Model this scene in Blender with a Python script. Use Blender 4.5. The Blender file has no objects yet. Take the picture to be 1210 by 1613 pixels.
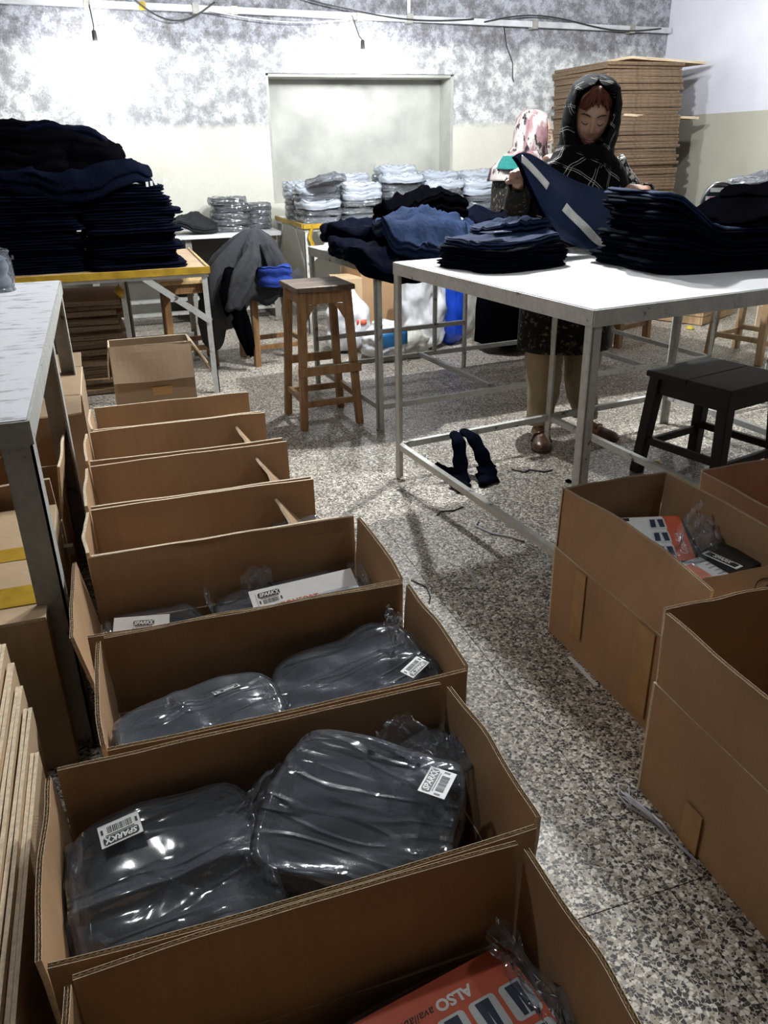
import bpy, bmesh, math, random
from mathutils import Vector, Matrix, Euler, noise

# ------------------------------------------------------------------ camera, world, exposure
SC = bpy.context.scene
COL = SC.collection
R = math.radians
cam_data = bpy.data.cameras.new('camera')
cam = bpy.data.objects.new('camera', cam_data); COL.objects.link(cam)
YAW, PIT, ROL, FPX = R(18.2), R(24.5), R(1.12), 1255.0
fw = Vector((math.sin(YAW)*math.cos(PIT), math.cos(YAW)*math.cos(PIT), -math.sin(PIT)))
rt = Vector((math.cos(YAW), -math.sin(YAW), 0)); dn = fw.cross(rt)
rt2 = math.cos(ROL)*rt + math.sin(ROL)*dn; dn2 = -math.sin(ROL)*rt + math.cos(ROL)*dn
cm = Matrix((rt2, -dn2, -fw)).transposed().to_4x4(); cm.translation = (0, 0, 1.30)
cam.matrix_world = cm
cam_data.sensor_fit = 'HORIZONTAL'; cam_data.sensor_width = 36
cam_data.lens = FPX/1210*36; cam_data.clip_start = .02
SC.camera = cam
world = bpy.data.worlds.new('world'); SC.world = world; world.use_nodes = True
world.node_tree.nodes['Background'].inputs[0].default_value = (.8, .85, 1, 1)
world.node_tree.nodes['Background'].inputs[1].default_value = .006
SC.view_settings.view_transform = 'Standard'; SC.view_settings.look = 'None'
SC.view_settings.gamma = 1; SC.view_settings.use_curve_mapping = False
SC.view_settings.exposure = 0.42
LAMP_W = 2200.0      # strength of the bulbs (watt-like)

# ------------------------------------------------------------------ materials
def nmat(name):
    m = bpy.data.materials.new(name); m.use_nodes = True
    nt = m.node_tree; return m, nt, nt.nodes['Principled BSDF']
def N(nt, t, **k):
    n = nt.nodes.new(t)
    for a, b in k.items(): setattr(n, a, b)
    return n
def ramp(nt, fac, stops, interp='LINEAR'):
    r = N(nt, 'ShaderNodeValToRGB'); r.color_ramp.interpolation = interp
    e = r.color_ramp.elements
    while len(e) < len(stops): e.new(.5)
    for i, (p, c) in enumerate(stops):
        e[i].position = p; e[i].color = (*c, 1) if len(c) == 3 else c
    nt.links.new(fac, r.inputs[0]); return r
def mixc(nt, f, a, b, mode='MIX'):
    m = N(nt, 'ShaderNodeMix', data_type='RGBA', blend_type=mode)
    for s, v in ((0, f), (6, a), (7, b)):
        if hasattr(v, 'links'): nt.links.new(v, m.inputs[s])
        else: m.inputs[s].default_value = v if s == 0 else (*v, 1)
    return m.outputs[2]
def mth(nt, op, a, b=0, c=None):
    m = N(nt, 'ShaderNodeMath', operation=op)
    for s, v in ((0, a), (1, b), (2, c)):
        if v is None: continue
        if hasattr(v, 'links'): nt.links.new(v, m.inputs[s])
        else: m.inputs[s].default_value = v
    return m.outputs[0]
def noi(nt, vec, scale, detail=4, rough=.55):
    n = N(nt, 'ShaderNodeTexNoise'); n.inputs['Scale'].default_value = scale
    n.inputs['Detail'].default_value = detail; n.inputs['Roughness'].default_value = rough
    if vec is not None: nt.links.new(vec, n.inputs['Vector'])
    return n.outputs['Fac']
def bump(nt, b, h, strength=.3, dist=.01):
    n = N(nt, 'ShaderNodeBump'); n.inputs['Strength'].default_value = strength
    n.inputs['Distance'].default_value = dist
    nt.links.new(h, n.inputs['Height']); nt.links.new(n.outputs[0], b.inputs['Normal'])
def objv(nt): return N(nt, 'ShaderNodeTexCoord').outputs['Object']
def posv(nt): return N(nt, 'ShaderNodeNewGeometry').outputs['Position']
M = {}
def plain(key, col, rough=.6, metal=0, var=.12, scale=30, bmp=0, spec=None, coat=0):
    m, nt, b = nmat(key)
    v = objv(nt); n = noi(nt, v, scale)
    lo = tuple(c*(1-var) for c in col); hi = tuple(min(1, c*(1+var)) for c in col)
    r = ramp(nt, n, [(.3, lo), (.7, hi)])
    nt.links.new(r.outputs[0], b.inputs['Base Color'])
    b.inputs['Roughness'].default_value = rough; b.inputs['Metallic'].default_value = metal
    if spec is not None: b.inputs['Specular IOR Level'].default_value = spec
    if coat: b.inputs['Coat Weight'].default_value = coat
    if bmp: bump(nt, b, noi(nt, v, scale*2), bmp, .003)
    M[key] = m; return m

def cardboard(key, col, flute=1.0):
    m, nt, b = nmat(key); v = objv(nt)
    s = N(nt, 'ShaderNodeSeparateXYZ'); nt.links.new(v, s.inputs[0])
    xy = mth(nt, 'ADD', s.outputs[0], s.outputs[1])
    wv = mth(nt, 'SINE', mth(nt, 'MULTIPLY', xy, 2*math.pi/.0075))
    c = N(nt, 'ShaderNodeCombineXYZ'); nt.links.new(xy, c.inputs[0])
    nt.links.new(mth(nt, 'MULTIPLY', s.outputs[2], .06), c.inputs[2])
    streak = noi(nt, c.outputs[0], 55, 3, .6)
    big = noi(nt, v, 5, 4)
    c1 = ramp(nt, streak, [(.3, tuple(x*.95 for x in col)), (.7, tuple(min(1, x*1.03) for x in col))])
    c2 = mixc(nt, .5, c1.outputs[0], ramp(nt, big, [(.3, (.38, .38, .38)), (.7, (.60, .60, .60))]).outputs[0], 'OVERLAY')
    fib = noi(nt, v, 260, 2)
    c3 = mixc(nt, .25, c2, ramp(nt, fib, [(.35, (.42, .42, .42)), (.65, (.58, .58, .58))]).outputs[0], 'OVERLAY')
    nt.links.new(c3, b.inputs['Base Color'])
    b.inputs['Roughness'].default_value = .72; b.inputs['Specular IOR Level'].default_value = .25
    cl = N(nt, 'ShaderNodeCombineXYZ'); nt.links.new(xy, cl.inputs[0]); nt.links.new(mth(nt, 'MULTIPLY', s.outputs[2], .03), cl.inputs[2])
    crease = mth(nt, 'MAXIMUM', mth(nt, 'SUBTRACT', .010, mth(nt, 'ABSOLUTE', mth(nt, 'SUBTRACT', noi(nt, cl.outputs[0], 11, 0), .5))), 0)
    streak = mth(nt, 'ADD', streak, mth(nt, 'MULTIPLY', crease, 130))
    h = mth(nt, 'ADD', mth(nt, 'MULTIPLY', wv, .25*flute), mth(nt, 'MULTIPLY', streak, .8))
    bump(nt, b, h, .18, .0010)
    M[key] = m; return m
cardboard('card', (.39, .242, .132))
cardboard('card_red', (.44, .24, .14), .3)
cardboard('card_pale', (.50, .36, .22), 1.4)
cardboard('card_grey', (.33, .235, .15), .6)
plain('card_edge', (.62, .50, .35), .8, var=.2, scale=120)
plain('card_stack_edge', (.15, .10, .06), .85, var=.3, scale=40)
plain('card_flute', (.56, .44, .29), .85, var=.2, scale=150)

def steel(key, col, rust=.5):
    m, nt, b = nmat(key); v = objv(nt)
    n = noi(nt, v, 14, 8, .68); n2 = noi(nt, v, 60, 3)
    r = ramp(nt, n, [(.0, (.05, .04, .03)), (.34+.04*rust, (.10, .08, .06)), (.38+.05*rust, tuple(x*.8 for x in col)), (.75, col)])
    c = mixc(nt, .3, r.outputs[0], ramp(nt, n2, [(.3, (.3, .3, .3)), (.7, (.65, .65, .65))]).outputs[0], 'OVERLAY')
    nt.links.new(c, b.inputs['Base Color']); b.inputs['Roughness'].default_value = .5
    bump(nt, b, n, .15, .003)
    M[key] = m; return m
steel('steel', (.46, .46, .43), .35); steel('steel_dark', (.30, .29, .26), .6); steel('steel_white', (.62, .62, .59), .1)

def wood(key, c0, c1, rough=.5):
    m, nt, b = nmat(key); v = objv(nt)
    mp = N(nt, 'ShaderNodeMapping'); mp.inputs['Scale'].default_value = (14, 14, 1.6); nt.links.new(v, mp.inputs[0])
    n = noi(nt, mp.outputs[0], 4, 6, .6); n2 = noi(nt, v, 9, 4)
    r = ramp(nt, n, [(.3, c0), (.7, c1)])
    c = mixc(nt, .45, r.outputs[0], ramp(nt, n2, [(.3, (.25, .25, .25)), (.7, (.65, .65, .65))]).outputs[0], 'OVERLAY')
    nt.links.new(c, b.inputs['Base Color']); b.inputs['Roughness'].default_value = rough
    bump(nt, b, n, .2, .002)
    M[key] = m; return m
wood('wood', (.17, .085, .032), (.36, .20, .085)); wood('wood_top', (.08, .05, .032), (.17, .11, .075), .3)
wood('wood_dark', (.008, .005, .004), (.018, .011, .009), .6); wood('wood_yellow', (.42, .27, .11), (.60, .42, .20))
wood('wood_pale', (.36, .23, .12), (.52, .36, .2))

def fabric(key, col, var=.35, scale=7, rough=.85, sheen=.25, weave=900, spec=.25):
    m, nt, b = nmat(key); v = objv(nt)
    n = noi(nt, v, scale, 6, .6)
    r = ramp(nt, n, [(.3, tuple(x*(1-var) for x in col)), (.7, tuple(min(1, x*(1+var)) for x in col))])
    nt.links.new(r.outputs[0], b.inputs['Base Color']); b.inputs['Roughness'].default_value = rough
    b.inputs['Sheen Weight'].default_value = sheen; b.inputs['Sheen Tint'].default_value = (*[min(1, x*6+.1) for x in col], 1)
    b.inputs['Specular IOR Level'].default_value = spec
    h = mth(nt, 'ADD', noi(nt, v, 26, 4, .6), mth(nt, 'MULTIPLY', noi(nt, v, weave, 1), .10))
    bump(nt, b, h, .6, .012)
    M[key] = m; return m
fabric('navy', (.0016, .0026, .0075), sheen=0, spec=.02); fabric('navy_lit', (.010, .021, .055), .3, sheen=.0, spec=.1)  # navy_lit is navy with the lamp light painted into its colour
fabric('black_cloth', (.0016, .0016, .0024), sheen=0, spec=.0); fabric('charcoal', (.016, .016, .019), .25, sheen=.05)
fabric('grey_coat', (.030, .030, .034), .25, sheen=.05); fabric('blue_cloth', (.012, .035, .22), .3)
fabric('black_garment', (.013, .0155, .021), .3, sheen=0); fabric('grey_garment', (.10, .105, .12), .35)
fabric('khaki', (.34, .27, .17), .15, sheen=.1); fabric('teal', (.005, .085, .078), .2)

def terrazzo():
    m, nt, b = nmat('terrazzo'); p = posv(nt)
    wob = N(nt, 'ShaderNodeTexNoise'); wob.inputs['Scale'].default_value = 40; nt.links.new(p, wob.inputs['Vector'])
    vm = N(nt, 'ShaderNodeVectorMath', operation='MULTIPLY_ADD'); nt.links.new(wob.outputs['Color'], vm.inputs[0])
    vm.inputs[1].default_value = (.012, .012, 0); nt.links.new(p, vm.inputs[2])
    def chips(scale, off):
        o = N(nt, 'ShaderNodeVectorMath', operation='ADD'); nt.links.new(vm.outputs[0], o.inputs[0]); o.inputs[1].default_value = off
        a = N(nt, 'ShaderNodeTexVoronoi', voronoi_dimensions='2D', feature='F1'); a.inputs['Scale'].default_value = scale
        e = N(nt, 'ShaderNodeTexVoronoi', voronoi_dimensions='2D', feature='DISTANCE_TO_EDGE'); e.inputs['Scale'].default_value = scale
        nt.links.new(o.outputs[0], a.inputs['Vector']); nt.links.new(o.outputs[0], e.inputs['Vector'])
        s = N(nt, 'ShaderNodeSeparateColor'); nt.links.new(a.outputs['Color'], s.inputs[0])
        return s, e.outputs['Distance']
    s1, d1 = chips(128, (0, 0, 0)); s2, d2 = chips(225, (3.3, 1.7, 0))
    matrix = ramp(nt, noi(nt, p, 90, 3), [(.3, (.37, .33, .28)), (.7, (.52, .475, .41))]).outputs[0]
    col_stops = [(0, (.022, .020, .018)), (.36, (.05, .042, .034)), (.46, (.16, .125, .09)), (.58, (.32, .275, .22)), (.74, (.66, .62, .55)), (.9, (.80, .77, .70))]
    c2 = ramp(nt, s2.outputs[0], col_stops, 'CONSTANT').outputs[0]
    m2 = mth(nt, 'MULTIPLY', mth(nt, 'GREATER_THAN', d2, .10), mth(nt, 'GREATER_THAN', s2.outputs[1], .35))
    c1 = ramp(nt, s1.outputs[0], [(0, (.020, .018, .016)), (.34, (.06, .05, .04)), (.43, (.20, .15, .10)), (.56, (.40, .34, .27)), (.74, (.74, .70, .62))], 'CONSTANT').outputs[0]
    m1 = mth(nt, 'MULTIPLY', mth(nt, 'GREATER_THAN', d1, .085), mth(nt, 'GREATER_THAN', s1.outputs[1], .38))
    c = mixc(nt, m2, matrix, c2); c = mixc(nt, m1, c, c1)
    dirt = noi(nt, p, 2.2, 6, .6)
    c = mixc(nt, .35, c, ramp(nt, dirt, [(.35, (.36, .34, .31)), (.62, (.56, .56, .55))]).outputs[0], 'OVERLAY')
    nt.links.new(c, b.inputs['Base Color'])
    rr = ramp(nt, noi(nt, p, 5, 5), [(.3, (.34,)*3), (.7, (.52,)*3)]); nt.links.new(rr.outputs[0], b.inputs['Roughness'])
    M['terrazzo'] = m
terrazzo(); plain('grout', (.19, .17, .15), .8)

def wall_mat():
    m, nt, b = nmat('plaster_peeling'); p = posv(nt)
    s = N(nt, 'ShaderNodeSeparateXYZ'); nt.links.new(p, s.inputs[0])
    big = noi(nt, p, 2.2, 6, .62); mid = noi(nt, p, 11, 9, .72); fine = noi(nt, p, 60, 6, .75)
    # peeling band: flaked whitewash over grey render, dark crumbs
    flk = noi(nt, p, 8.5, 14, .76); crumb = noi(nt, p, 34, 8, .7)
    mm = mth(nt, 'ADD', mth(nt, 'MULTIPLY', flk, .85), mth(nt, 'MULTIPLY', big, .17))
    peel = ramp(nt, mm, [(.42, (.24, .245, .25)), (.505, (.36, .37, .375)), (.515, (.44, .45, .45)), (.545, (.50, .51, .51)), (.555, (.62, .63, .62)), (.66, (.70, .71, .70))]).outputs[0]
    peel = mixc(nt, mth(nt, 'MULTIPLY', ramp(nt, crumb, [(.60, (0, 0, 0)), (.66, (1, 1, 1))]).outputs[0], .75), peel, (.10, .095, .09))
    peel = mixc(nt, .4, peel, ramp(nt, fine, [(.36, (.28, .28, .28)), (.5, (.5, .5, .5)), (.7, (.66, .66, .66))]).outputs[0], 'OVERLAY')
    # upper raw blockwork band
    br = N(nt, 'ShaderNodeTexBrick'); nt.links.new(p, br.inputs['Vector'])
    mp = N(nt, 'ShaderNodeCombineXYZ'); nt.links.new(s.outputs[0], mp.inputs[0]); nt.links.new(s.outputs[2], mp.inputs[1]); nt.links.new(mp.outputs[0], br.inputs['Vector'])
    br.inputs['Scale'].default_value = 1; br.inputs['Brick Width'].default_value = .42; br.inputs['Row Height'].default_value = .17; br.inputs['Mortar Size'].default_value = .006
    br.inputs['Color1'].default_value = (.13, .13, .145, 1); br.inputs['Color2'].default_value = (.21, .215, .245, 1); br.inputs['Mortar'].default_value = (.22, .2, .2, 1)
    raw = mixc(nt, .7, br.outputs['Color'], ramp(nt, mm, [(.42, (.13, .12, .115)), (.51, (.24, .245, .27)), (.53, (.34, .35, .385)), (.64, (.52, .535, .58))]).outputs[0])
    raw = mixc(nt, .6, raw, ramp(nt, fine, [(.35, (.2, .2, .2)), (.65, (.7, .7, .7))]).outputs[0], 'OVERLAY')
    lower = mixc(nt, .35, ramp(nt, big, [(.3, (.56, .55, .47)), (.7, (.64, .63, .56))]).outputs[0], ramp(nt, fine, [(.3, (.42, .42, .42)), (.6, (.55, .55, .55))]).outputs[0], 'OVERLAY')
    spot = ramp(nt, mid, [(.66, (0, 0, 0)), (.70, (1, 1, 1))]).outputs[0]
    lower = mixc(nt, mth(nt, 'MULTIPLY', spot, .5), lower, (.70, .70, .66))
    zz = mth(nt, 'ADD', s.outputs[2], mth(nt, 'MULTIPLY', mth(nt, 'SUBTRACT', mid, .5), .10))
    f1 = ramp(nt, mth(nt, 'SUBTRACT', zz, 1.0), [(.46, (0, 0, 0)), (.52, (1, 1, 1))]).outputs[0]
    # raw band starts lower towards the left
    zc = mth(nt, 'SUBTRACT', zz, mth(nt, 'MULTIPLY', mth(nt, 'SUBTRACT', big, .5), .35))
    f2 = ramp(nt, mth(nt, 'SUBTRACT', zc, 1.6), [(.46, (0, 0, 0)), (.53, (1, 1, 1))]).outputs[0]
    c = mixc(nt, f1, lower, peel); c = mixc(nt, f2, c, raw)
    nt.links.new(c, b.inputs['Base Color']); b.inputs['Roughness'].default_value = .85
    bump(nt, b, mth(nt, 'ADD', mid, mth(nt, 'MULTIPLY', fine, .4)), .5, .015)
    M['plaster_peeling'] = m
wall_mat()
def wall2():
    m, nt, b = nmat('wall_two_tone'); p = posv(nt)
    s = N(nt, 'ShaderNodeSeparateXYZ'); nt.links.new(p, s.inputs[0])
    f = mth(nt, 'GREATER_THAN', s.outputs[2], 1.535)
    n = noi(nt, p, 2.5, 5)
    up = ramp(nt, n, [(.3, (.56, .56, .62)), (.7, (.64, .64, .70))]).outputs[0]
    lo = ramp(nt, n, [(.3, (.37, .36, .30)), (.7, (.43, .42, .35))]).outputs[0]
    nt.links.new(mixc(nt, f, lo, up), b.inputs['Base Color']); b.inputs['Roughness'].default_value = .6
    bump(nt, b, noi(nt, p, 14, 6), .2, .01)
    M['wall_two_tone'] = m
wall2()
plain('niche_paint', (.37, .37, .34), .8, var=.22, scale=3.5, bmp=.3)
plain('ceiling_white', (.08, .08, .078), .9); plain('wall_plain', (.05, .05, .048), .9, scale=2)

def topmat(key, col, scuff):
    m, nt, b = nmat(key); p = objv(nt)
    mp = N(nt, 'ShaderNodeMapping'); mp.inputs['Scale'].default_value = (3.5, 11, 3); nt.links.new(p, mp.inputs[0])
    n = noi(nt, mp.outputs[0], 2.4, 7, .7)
    r = ramp(nt, n, [(.0, tuple(x*.35 for x in col)), (scuff, tuple(x*.5 for x in col)), (scuff+.05, tuple(x*.93 for x in col)), (.8, col)])
    nt.links.new(r.outputs[0], b.inputs['Base Color']); b.inputs['Roughness'].default_value = .38
    M[key] = m
topmat('laminate', (.80, .80, .80), .27); topmat('laminate_worn', (.66, .66, .68), .40)

def film(key, tint=(.93, .96, 1), gloss=.22, scale=16, rough=.09, bstr=.45, milk=.10):
    m, nt, b = nmat(key); v = objv(nt)
    nt.nodes.remove(b); out = nt.nodes['Material Output']
    tr = N(nt, 'ShaderNodeBsdfTransparent'); tr.inputs[0].default_value = (*tint, 1)
    gl = N(nt, 'ShaderNodeBsdfGlossy'); gl.inputs['Roughness'].default_value = rough
    df = N(nt, 'ShaderNodeBsdfDiffuse'); df.inputs[0].default_value = (.55, .60, .68, 1)
    bm_ = N(nt, 'ShaderNodeBump'); bm_.inputs['Strength'].default_value = bstr; bm_.inputs['Distance'].default_value = .02
    def crease(rot, sc, seed):
        mp = N(nt, 'ShaderNodeMapping'); mp.inputs['Rotation'].default_value = (.2, .1, rot); mp.inputs['Scale'].default_value = (sc*.22, sc, sc*.6); mp.inputs['Location'].default_value = (seed, seed*.7, 0)
        nt.links.new(v, mp.inputs[0]); n = noi(nt, mp.outputs[0], 1, 1.5, .4)
        return mth(nt, 'MAXIMUM', mth(nt, 'SUBTRACT', .05, mth(nt, 'ABSOLUTE', mth(nt, 'SUBTRACT', n, .5))), 0)
    h = mth(nt, 'ADD', crease(.5, scale, 1), mth(nt, 'MULTIPLY', crease(-.7, scale*1.3, 4), .8))
    h = mth(nt, 'ADD', mth(nt, 'MULTIPLY', h, 4.0), mth(nt, 'MULTIPLY', noi(nt, v, scale*.35, 2), .9))
    nt.links.new(h, bm_.inputs['Height'])
    for n in (gl, df): nt.links.new(bm_.outputs[0], n.inputs['Normal'])
    fr = N(nt, 'ShaderNodeLayerWeight'); fr.inputs['Blend'].default_value = gloss; nt.links.new(bm_.outputs[0], fr.inputs['Normal'])
    fac = mth(nt, 'MINIMUM', mth(nt, 'ADD', mth(nt, 'MULTIPLY', fr.outputs['Fresnel'], 1.0), .05), .9)
    m1 = N(nt, 'ShaderNodeMixShader'); m1.inputs[0].default_value = milk
    nt.links.new(tr.outputs[0], m1.inputs[1]); nt.links.new(df.outputs[0], m1.inputs[2])
    m2 = N(nt, 'ShaderNodeMixShader'); nt.links.new(fac, m2.inputs[0])
    nt.links.new(m1.outputs[0], m2.inputs[1]); nt.links.new(gl.outputs[0], m2.inputs[2])
    nt.links.new(m2.outputs[0], out.inputs['Surface'])
    M[key] = m
film('film'); film('film_milky', milk=.13, gloss=.45, scale=40, bstr=1.0, rough=.13); film('film_white', milk=.62, gloss=.25, scale=14)
plain('tape', (.45, .28, .03), .22, var=.25, scale=14, bmp=.5); plain('tape_clear', (.41, .235, .09), .3, var=.15, scale=20, bmp=.3)
plain('black_plastic', (.012, .012, .014), .35); plain('white_plastic', (.7, .7, .68), .4); plain('wire', (.02, .02, .02), .5)
plain('paper', (.78, .78, .76), .55, var=.05); plain('ink', (.008, .008, .010), .5, var=0); plain('red_print', (.62, .115, .055), .4, var=.08)
plain('red_pale', (.70, .26, .18), .45, var=.08); plain('photo_navy', (.02, .03, .07), .45, var=.3); plain('photo_grey', (.35, .38, .42), .5, var=.2)
plain('card_grey_print', (.62, .64, .66), .45, var=.1)
plain('stripe_white', (.75, .75, .70), .6); plain('pink', (.62, .08, .16), .6); plain('yellow_item', (.5, .40, .03), .5)
plain('blue_bag', (.008, .05, .42), .35, var=.3, scale=12, bmp=.6); plain('sack', (.42, .41, .36), .7, var=.25, scale=12, bmp=.5)
plain('white_bag', (.62, .63, .65), .38, var=.25, scale=10, bmp=.8); plain('lint', (.5, .5, .54), .8)
plain('conduit', (.44, .45, .46), .5, var=.25, scale=8); plain('socket', (.05, .05, .05), .4)
def emis(key, col, st):
    m, nt, b = nmat(key); b.inputs['Emission Color'].default_value = (*col, 1); b.inputs['Emission Strength'].default_value = st
    b.inputs['Base Color'].default_value = (.9, .9, .9, 1); M[key] = m

# ------------------------------------------------------------------ mesh helpers
class MB:
    def __init__(s): s.v = []; s.f = []; s.m = []; s.T = None
    def add(s, verts, faces, m=0):
        o = len(s.v)
        for p in verts:
            p = Vector(p); s.v.append(s.T @ p if s.T else p)
        for f in faces: s.f.append(tuple(i+o for i in f)); s.m.append(m)
        return s
    def box(s, c, d, rot=None, m=0):
        c = Vector(c); x, y, z = (k/2 for k in d)
        vs = [Vector(q) for q in ((-x,-y,-z),(x,-y,-z),(x,y,-z),(-x,y,-z),(-x,-y,z),(x,-y,z),(x,y,z),(-x,y,z))]
        if rot is not None:
            mt = rot if isinstance(rot, Matrix) else Euler(rot).to_matrix()
            vs = [mt @ q for q in vs]
        return s.add([q+c for q in vs], [(3,2,1,0),(4,5,6,7),(0,1,5,4),(1,2,6,5),(2,3,7,6),(3,0,4,7)], m)
    def bar(s, p0, p1, w, h, m=0, up=(0,0,1), w1=None, h1=None):
        p0 = Vector(p0); p1 = Vector(p1); d = (p1-p0).normalized(); up = Vector(up)
        if abs(d.dot(up)) > .97: up = Vector((0,1,0))
        sx = d.cross(up).normalized(); sz = sx.cross(d)
        w1 = w if w1 is None else w1; h1 = h if h1 is None else h1
        vs = []
        for p, a, b in ((p0, w/2, h/2), (p1, w1/2, h1/2)):
            vs += [p-sx*a-sz*b, p+sx*a-sz*b, p+sx*a+sz*b, p-sx*a+sz*b]
        return s.add(vs, [(0,1,2,3),(7,6,5,4),(0,4,5,1),(1,5,6,2),(2,6,7,3),(3,7,4,0)], m)
    def tube(s, pts, r, n=8, m=0, caps=True):
        pts = [Vector(p) for p in pts]; rs = r if isinstance(r, (list, tuple)) else [r]*len(pts)
        vs = []; prev = None
        for i, p in enumerate(pts):
            d = (pts[min(i+1, len(pts)-1)] - pts[max(i-1, 0)]).normalized()
            if prev is None: a = d.orthogonal().normalized()
            else: a = (prev - d*prev.dot(d)); a = a.normalized() if a.length > 1e-6 else d.orthogonal().normalized()
            prev = a; b = d.cross(a)
            for k in range(n):
                t = 2*math.pi*k/n; vs.append(p + (a*math.cos(t)+b*math.sin(t))*rs[i])
        fs = []
        for i in range(len(pts)-1):
            for k in range(n): fs.append((i*n+k, i*n+(k+1)%n, (i+1)*n+(k+1)%n, (i+1)*n+k))
        if caps: fs += [tuple(range(n))[::-1], tuple((len(pts)-1)*n+k for k in range(n))]
        return s.add(vs, fs, m)
    def lathe(s, prof, c=(0,0,0), n=20, m=0):
        c = Vector(c); vs = []; fs = []
        for r, z in prof:
            for k in range(n): t = 2*math.pi*k/n; vs.append(c+Vector((r*math.cos(t), r*math.sin(t), z)))
        for i in range(len(prof)-1):
            for k in range(n): fs.append((i*n+k, i*n+(k+1)%n, (i+1)*n+(k+1)%n, (i+1)*n+k))
        fs += [tuple(range(n))[::-1], tuple((len(prof)-1)*n+k for k in range(n))]
        return s.add(vs, fs, m)
    def grid(s, fn, nu, nv, m=0, flip=False):
        vs = [fn(i/nu, j/nv) for j in range(nv+1) for i in range(nu+1)]; fs = []
        for j in range(nv):
            for i in range(nu):
                a = j*(nu+1)+i; q = (a, a+1, a+nu+2, a+nu+1); fs.append(q[::-1] if flip else q)
        return s.add(vs, fs, m)
    def rings(s, rings, m=0, caps=True, closed=True):
        n = len(rings[0]); vs = [p for r in rings for p in r]; fs = []
        for i in range(len(rings)-1):
            for k in range(n if closed else n-1): fs.append((i*n+k, i*n+(k+1)%n, (i+1)*n+(k+1)%n, (i+1)*n+k))
        if caps: fs += [tuple(range(n))[::-1], tuple((len(rings)-1)*n+k for k in range(n))]
        return s.add(vs, fs, m)
    def mesh(s, name, mats, smooth=False):
        me = bpy.data.meshes.new(name); me.from_pydata([tuple(p) for p in s.v], [], s.f)
        for k in ([mats] if isinstance(mats, str) else mats): me.materials.append(M[k])
        me.polygons.foreach_set('material_index', s.m)
        if smooth: me.polygons.foreach_set('use_smooth', [True]*len(me.polygons))
        me.update(); return me
    def build(s, name, mats, parent=None, smooth=False, bevel=0, solid=0, sub=0, loc=None, kind=None):
        o = bpy.data.objects.new(name, s.mesh(name, mats, smooth)); COL.objects.link(o)
        if parent: o.parent = parent
        if loc is not None: o.location = loc
        if solid: k = o.modifiers.new('solid', 'SOLIDIFY'); k.thickness = solid; k.offset = 0
        if bevel: k = o.modifiers.new('bevel', 'BEVEL'); k.width = bevel; k.segments = 2; k.limit_method = 'ANGLE'
        if sub: k = o.modifiers.new('sub', 'SUBSURF'); k.levels = sub; k.render_levels = sub
        if kind: o['kind'] = kind
        return o
def tag(o, label=None, cat=None, group=None, kind=None):
    for k, v in (('label', label), ('category', cat), ('group', group), ('kind', kind)):
        if v: o[k] = v
    return o
def thing(name, label, cat, loc=(0,0,0), rz=0, group=None):
    o = bpy.data.objects.new(name, None); COL.objects.link(o); o.empty_display_size = .05
    o.location = loc; o.rotation_euler = (0, 0, rz); return tag(o, label, cat, group)
def mobj(name, me, parent=None, loc=(0,0,0), rot=(0,0,0), scale=None):
    o = bpy.data.objects.new(name, me); COL.objects.link(o)
    if parent: o.parent = parent
    o.location = loc; o.rotation_euler = rot
    if scale: o.scale = scale
    return o
def copy_tree(o, parent=None):
    c = o.copy(); COL.objects.link(c)
    if parent: c.parent = parent
    for ch in o.children: copy_tree(ch, c)
    return c
def text_mesh(txt, size, mat, shear=0, ext=.0004, bold=0):
    cu = bpy.data.curves.new('txt', 'FONT'); cu.body = txt; cu.size = size; cu.align_x = 'CENTER'; cu.align_y = 'CENTER'
    cu.extrude = ext; cu.shear = shear; cu.offset = bold; cu.resolution_u = 3
    t = bpy.data.objects.new('txt', cu); COL.objects.link(t)
    dg = bpy.context.evaluated_depsgraph_get(); dg.update()
    me = bpy.data.meshes.new_from_object(t.evaluated_get(dg)); me.materials.clear(); me.materials.append(M[mat])
    bpy.data.objects.remove(t); bpy.data.curves.remove(cu); return me
def nz(x, y=0, z=0): return noise.noise(Vector((x, y, z)))
def smooth01(x): x = max(0, min(1, x)); return x*x*(3-2*x)
# ------------------------------------------------------------------ the room
XL, XR, YF, YB, ZC = -2.6, 5.35, -2.0, 7.4, 2.75
fl = MB().box(((XL+XR)/2, (YF+YB)/2, -.03), (XR-XL, YB-YF, .05)).build('floor', 'grout'); fl['kind'] = 'structure'; fl['label'] = 'speckled terrazzo floor laid in large square slabs'
TS = .98; tme = MB().box((0, 0, -.005), (TS-.0022, TS-.0022, .01)).mesh('tile', 'terrazzo')
tx0 = 1.825-5*TS; ty0 = 1.845-4*TS
def clip_tile(cx, cy):
    x0, x1 = max(cx-TS/2+.002, XL), min(cx+TS/2-.002, XR); y0, y1 = max(cy-TS/2+.002, YF), min(cy+TS/2-.002, YB)
    if x1-x0 < .02 or y1-y0 < .02: return
    if x1-x0 > TS-.005 and y1-y0 > TS-.005: mobj('tile', tme, fl, (cx, cy, 0))
    else: MB().box(((x0+x1)/2-cx, (y0+y1)/2-cy, -.005), (x1-x0, y1-y0, .01)).build('tile', 'terrazzo', fl, loc=(cx, cy, 0))
for i in range(11):
    for j in range(12): clip_tile(tx0+TS*(i+.5), ty0+TS*(j+.5))
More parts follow.
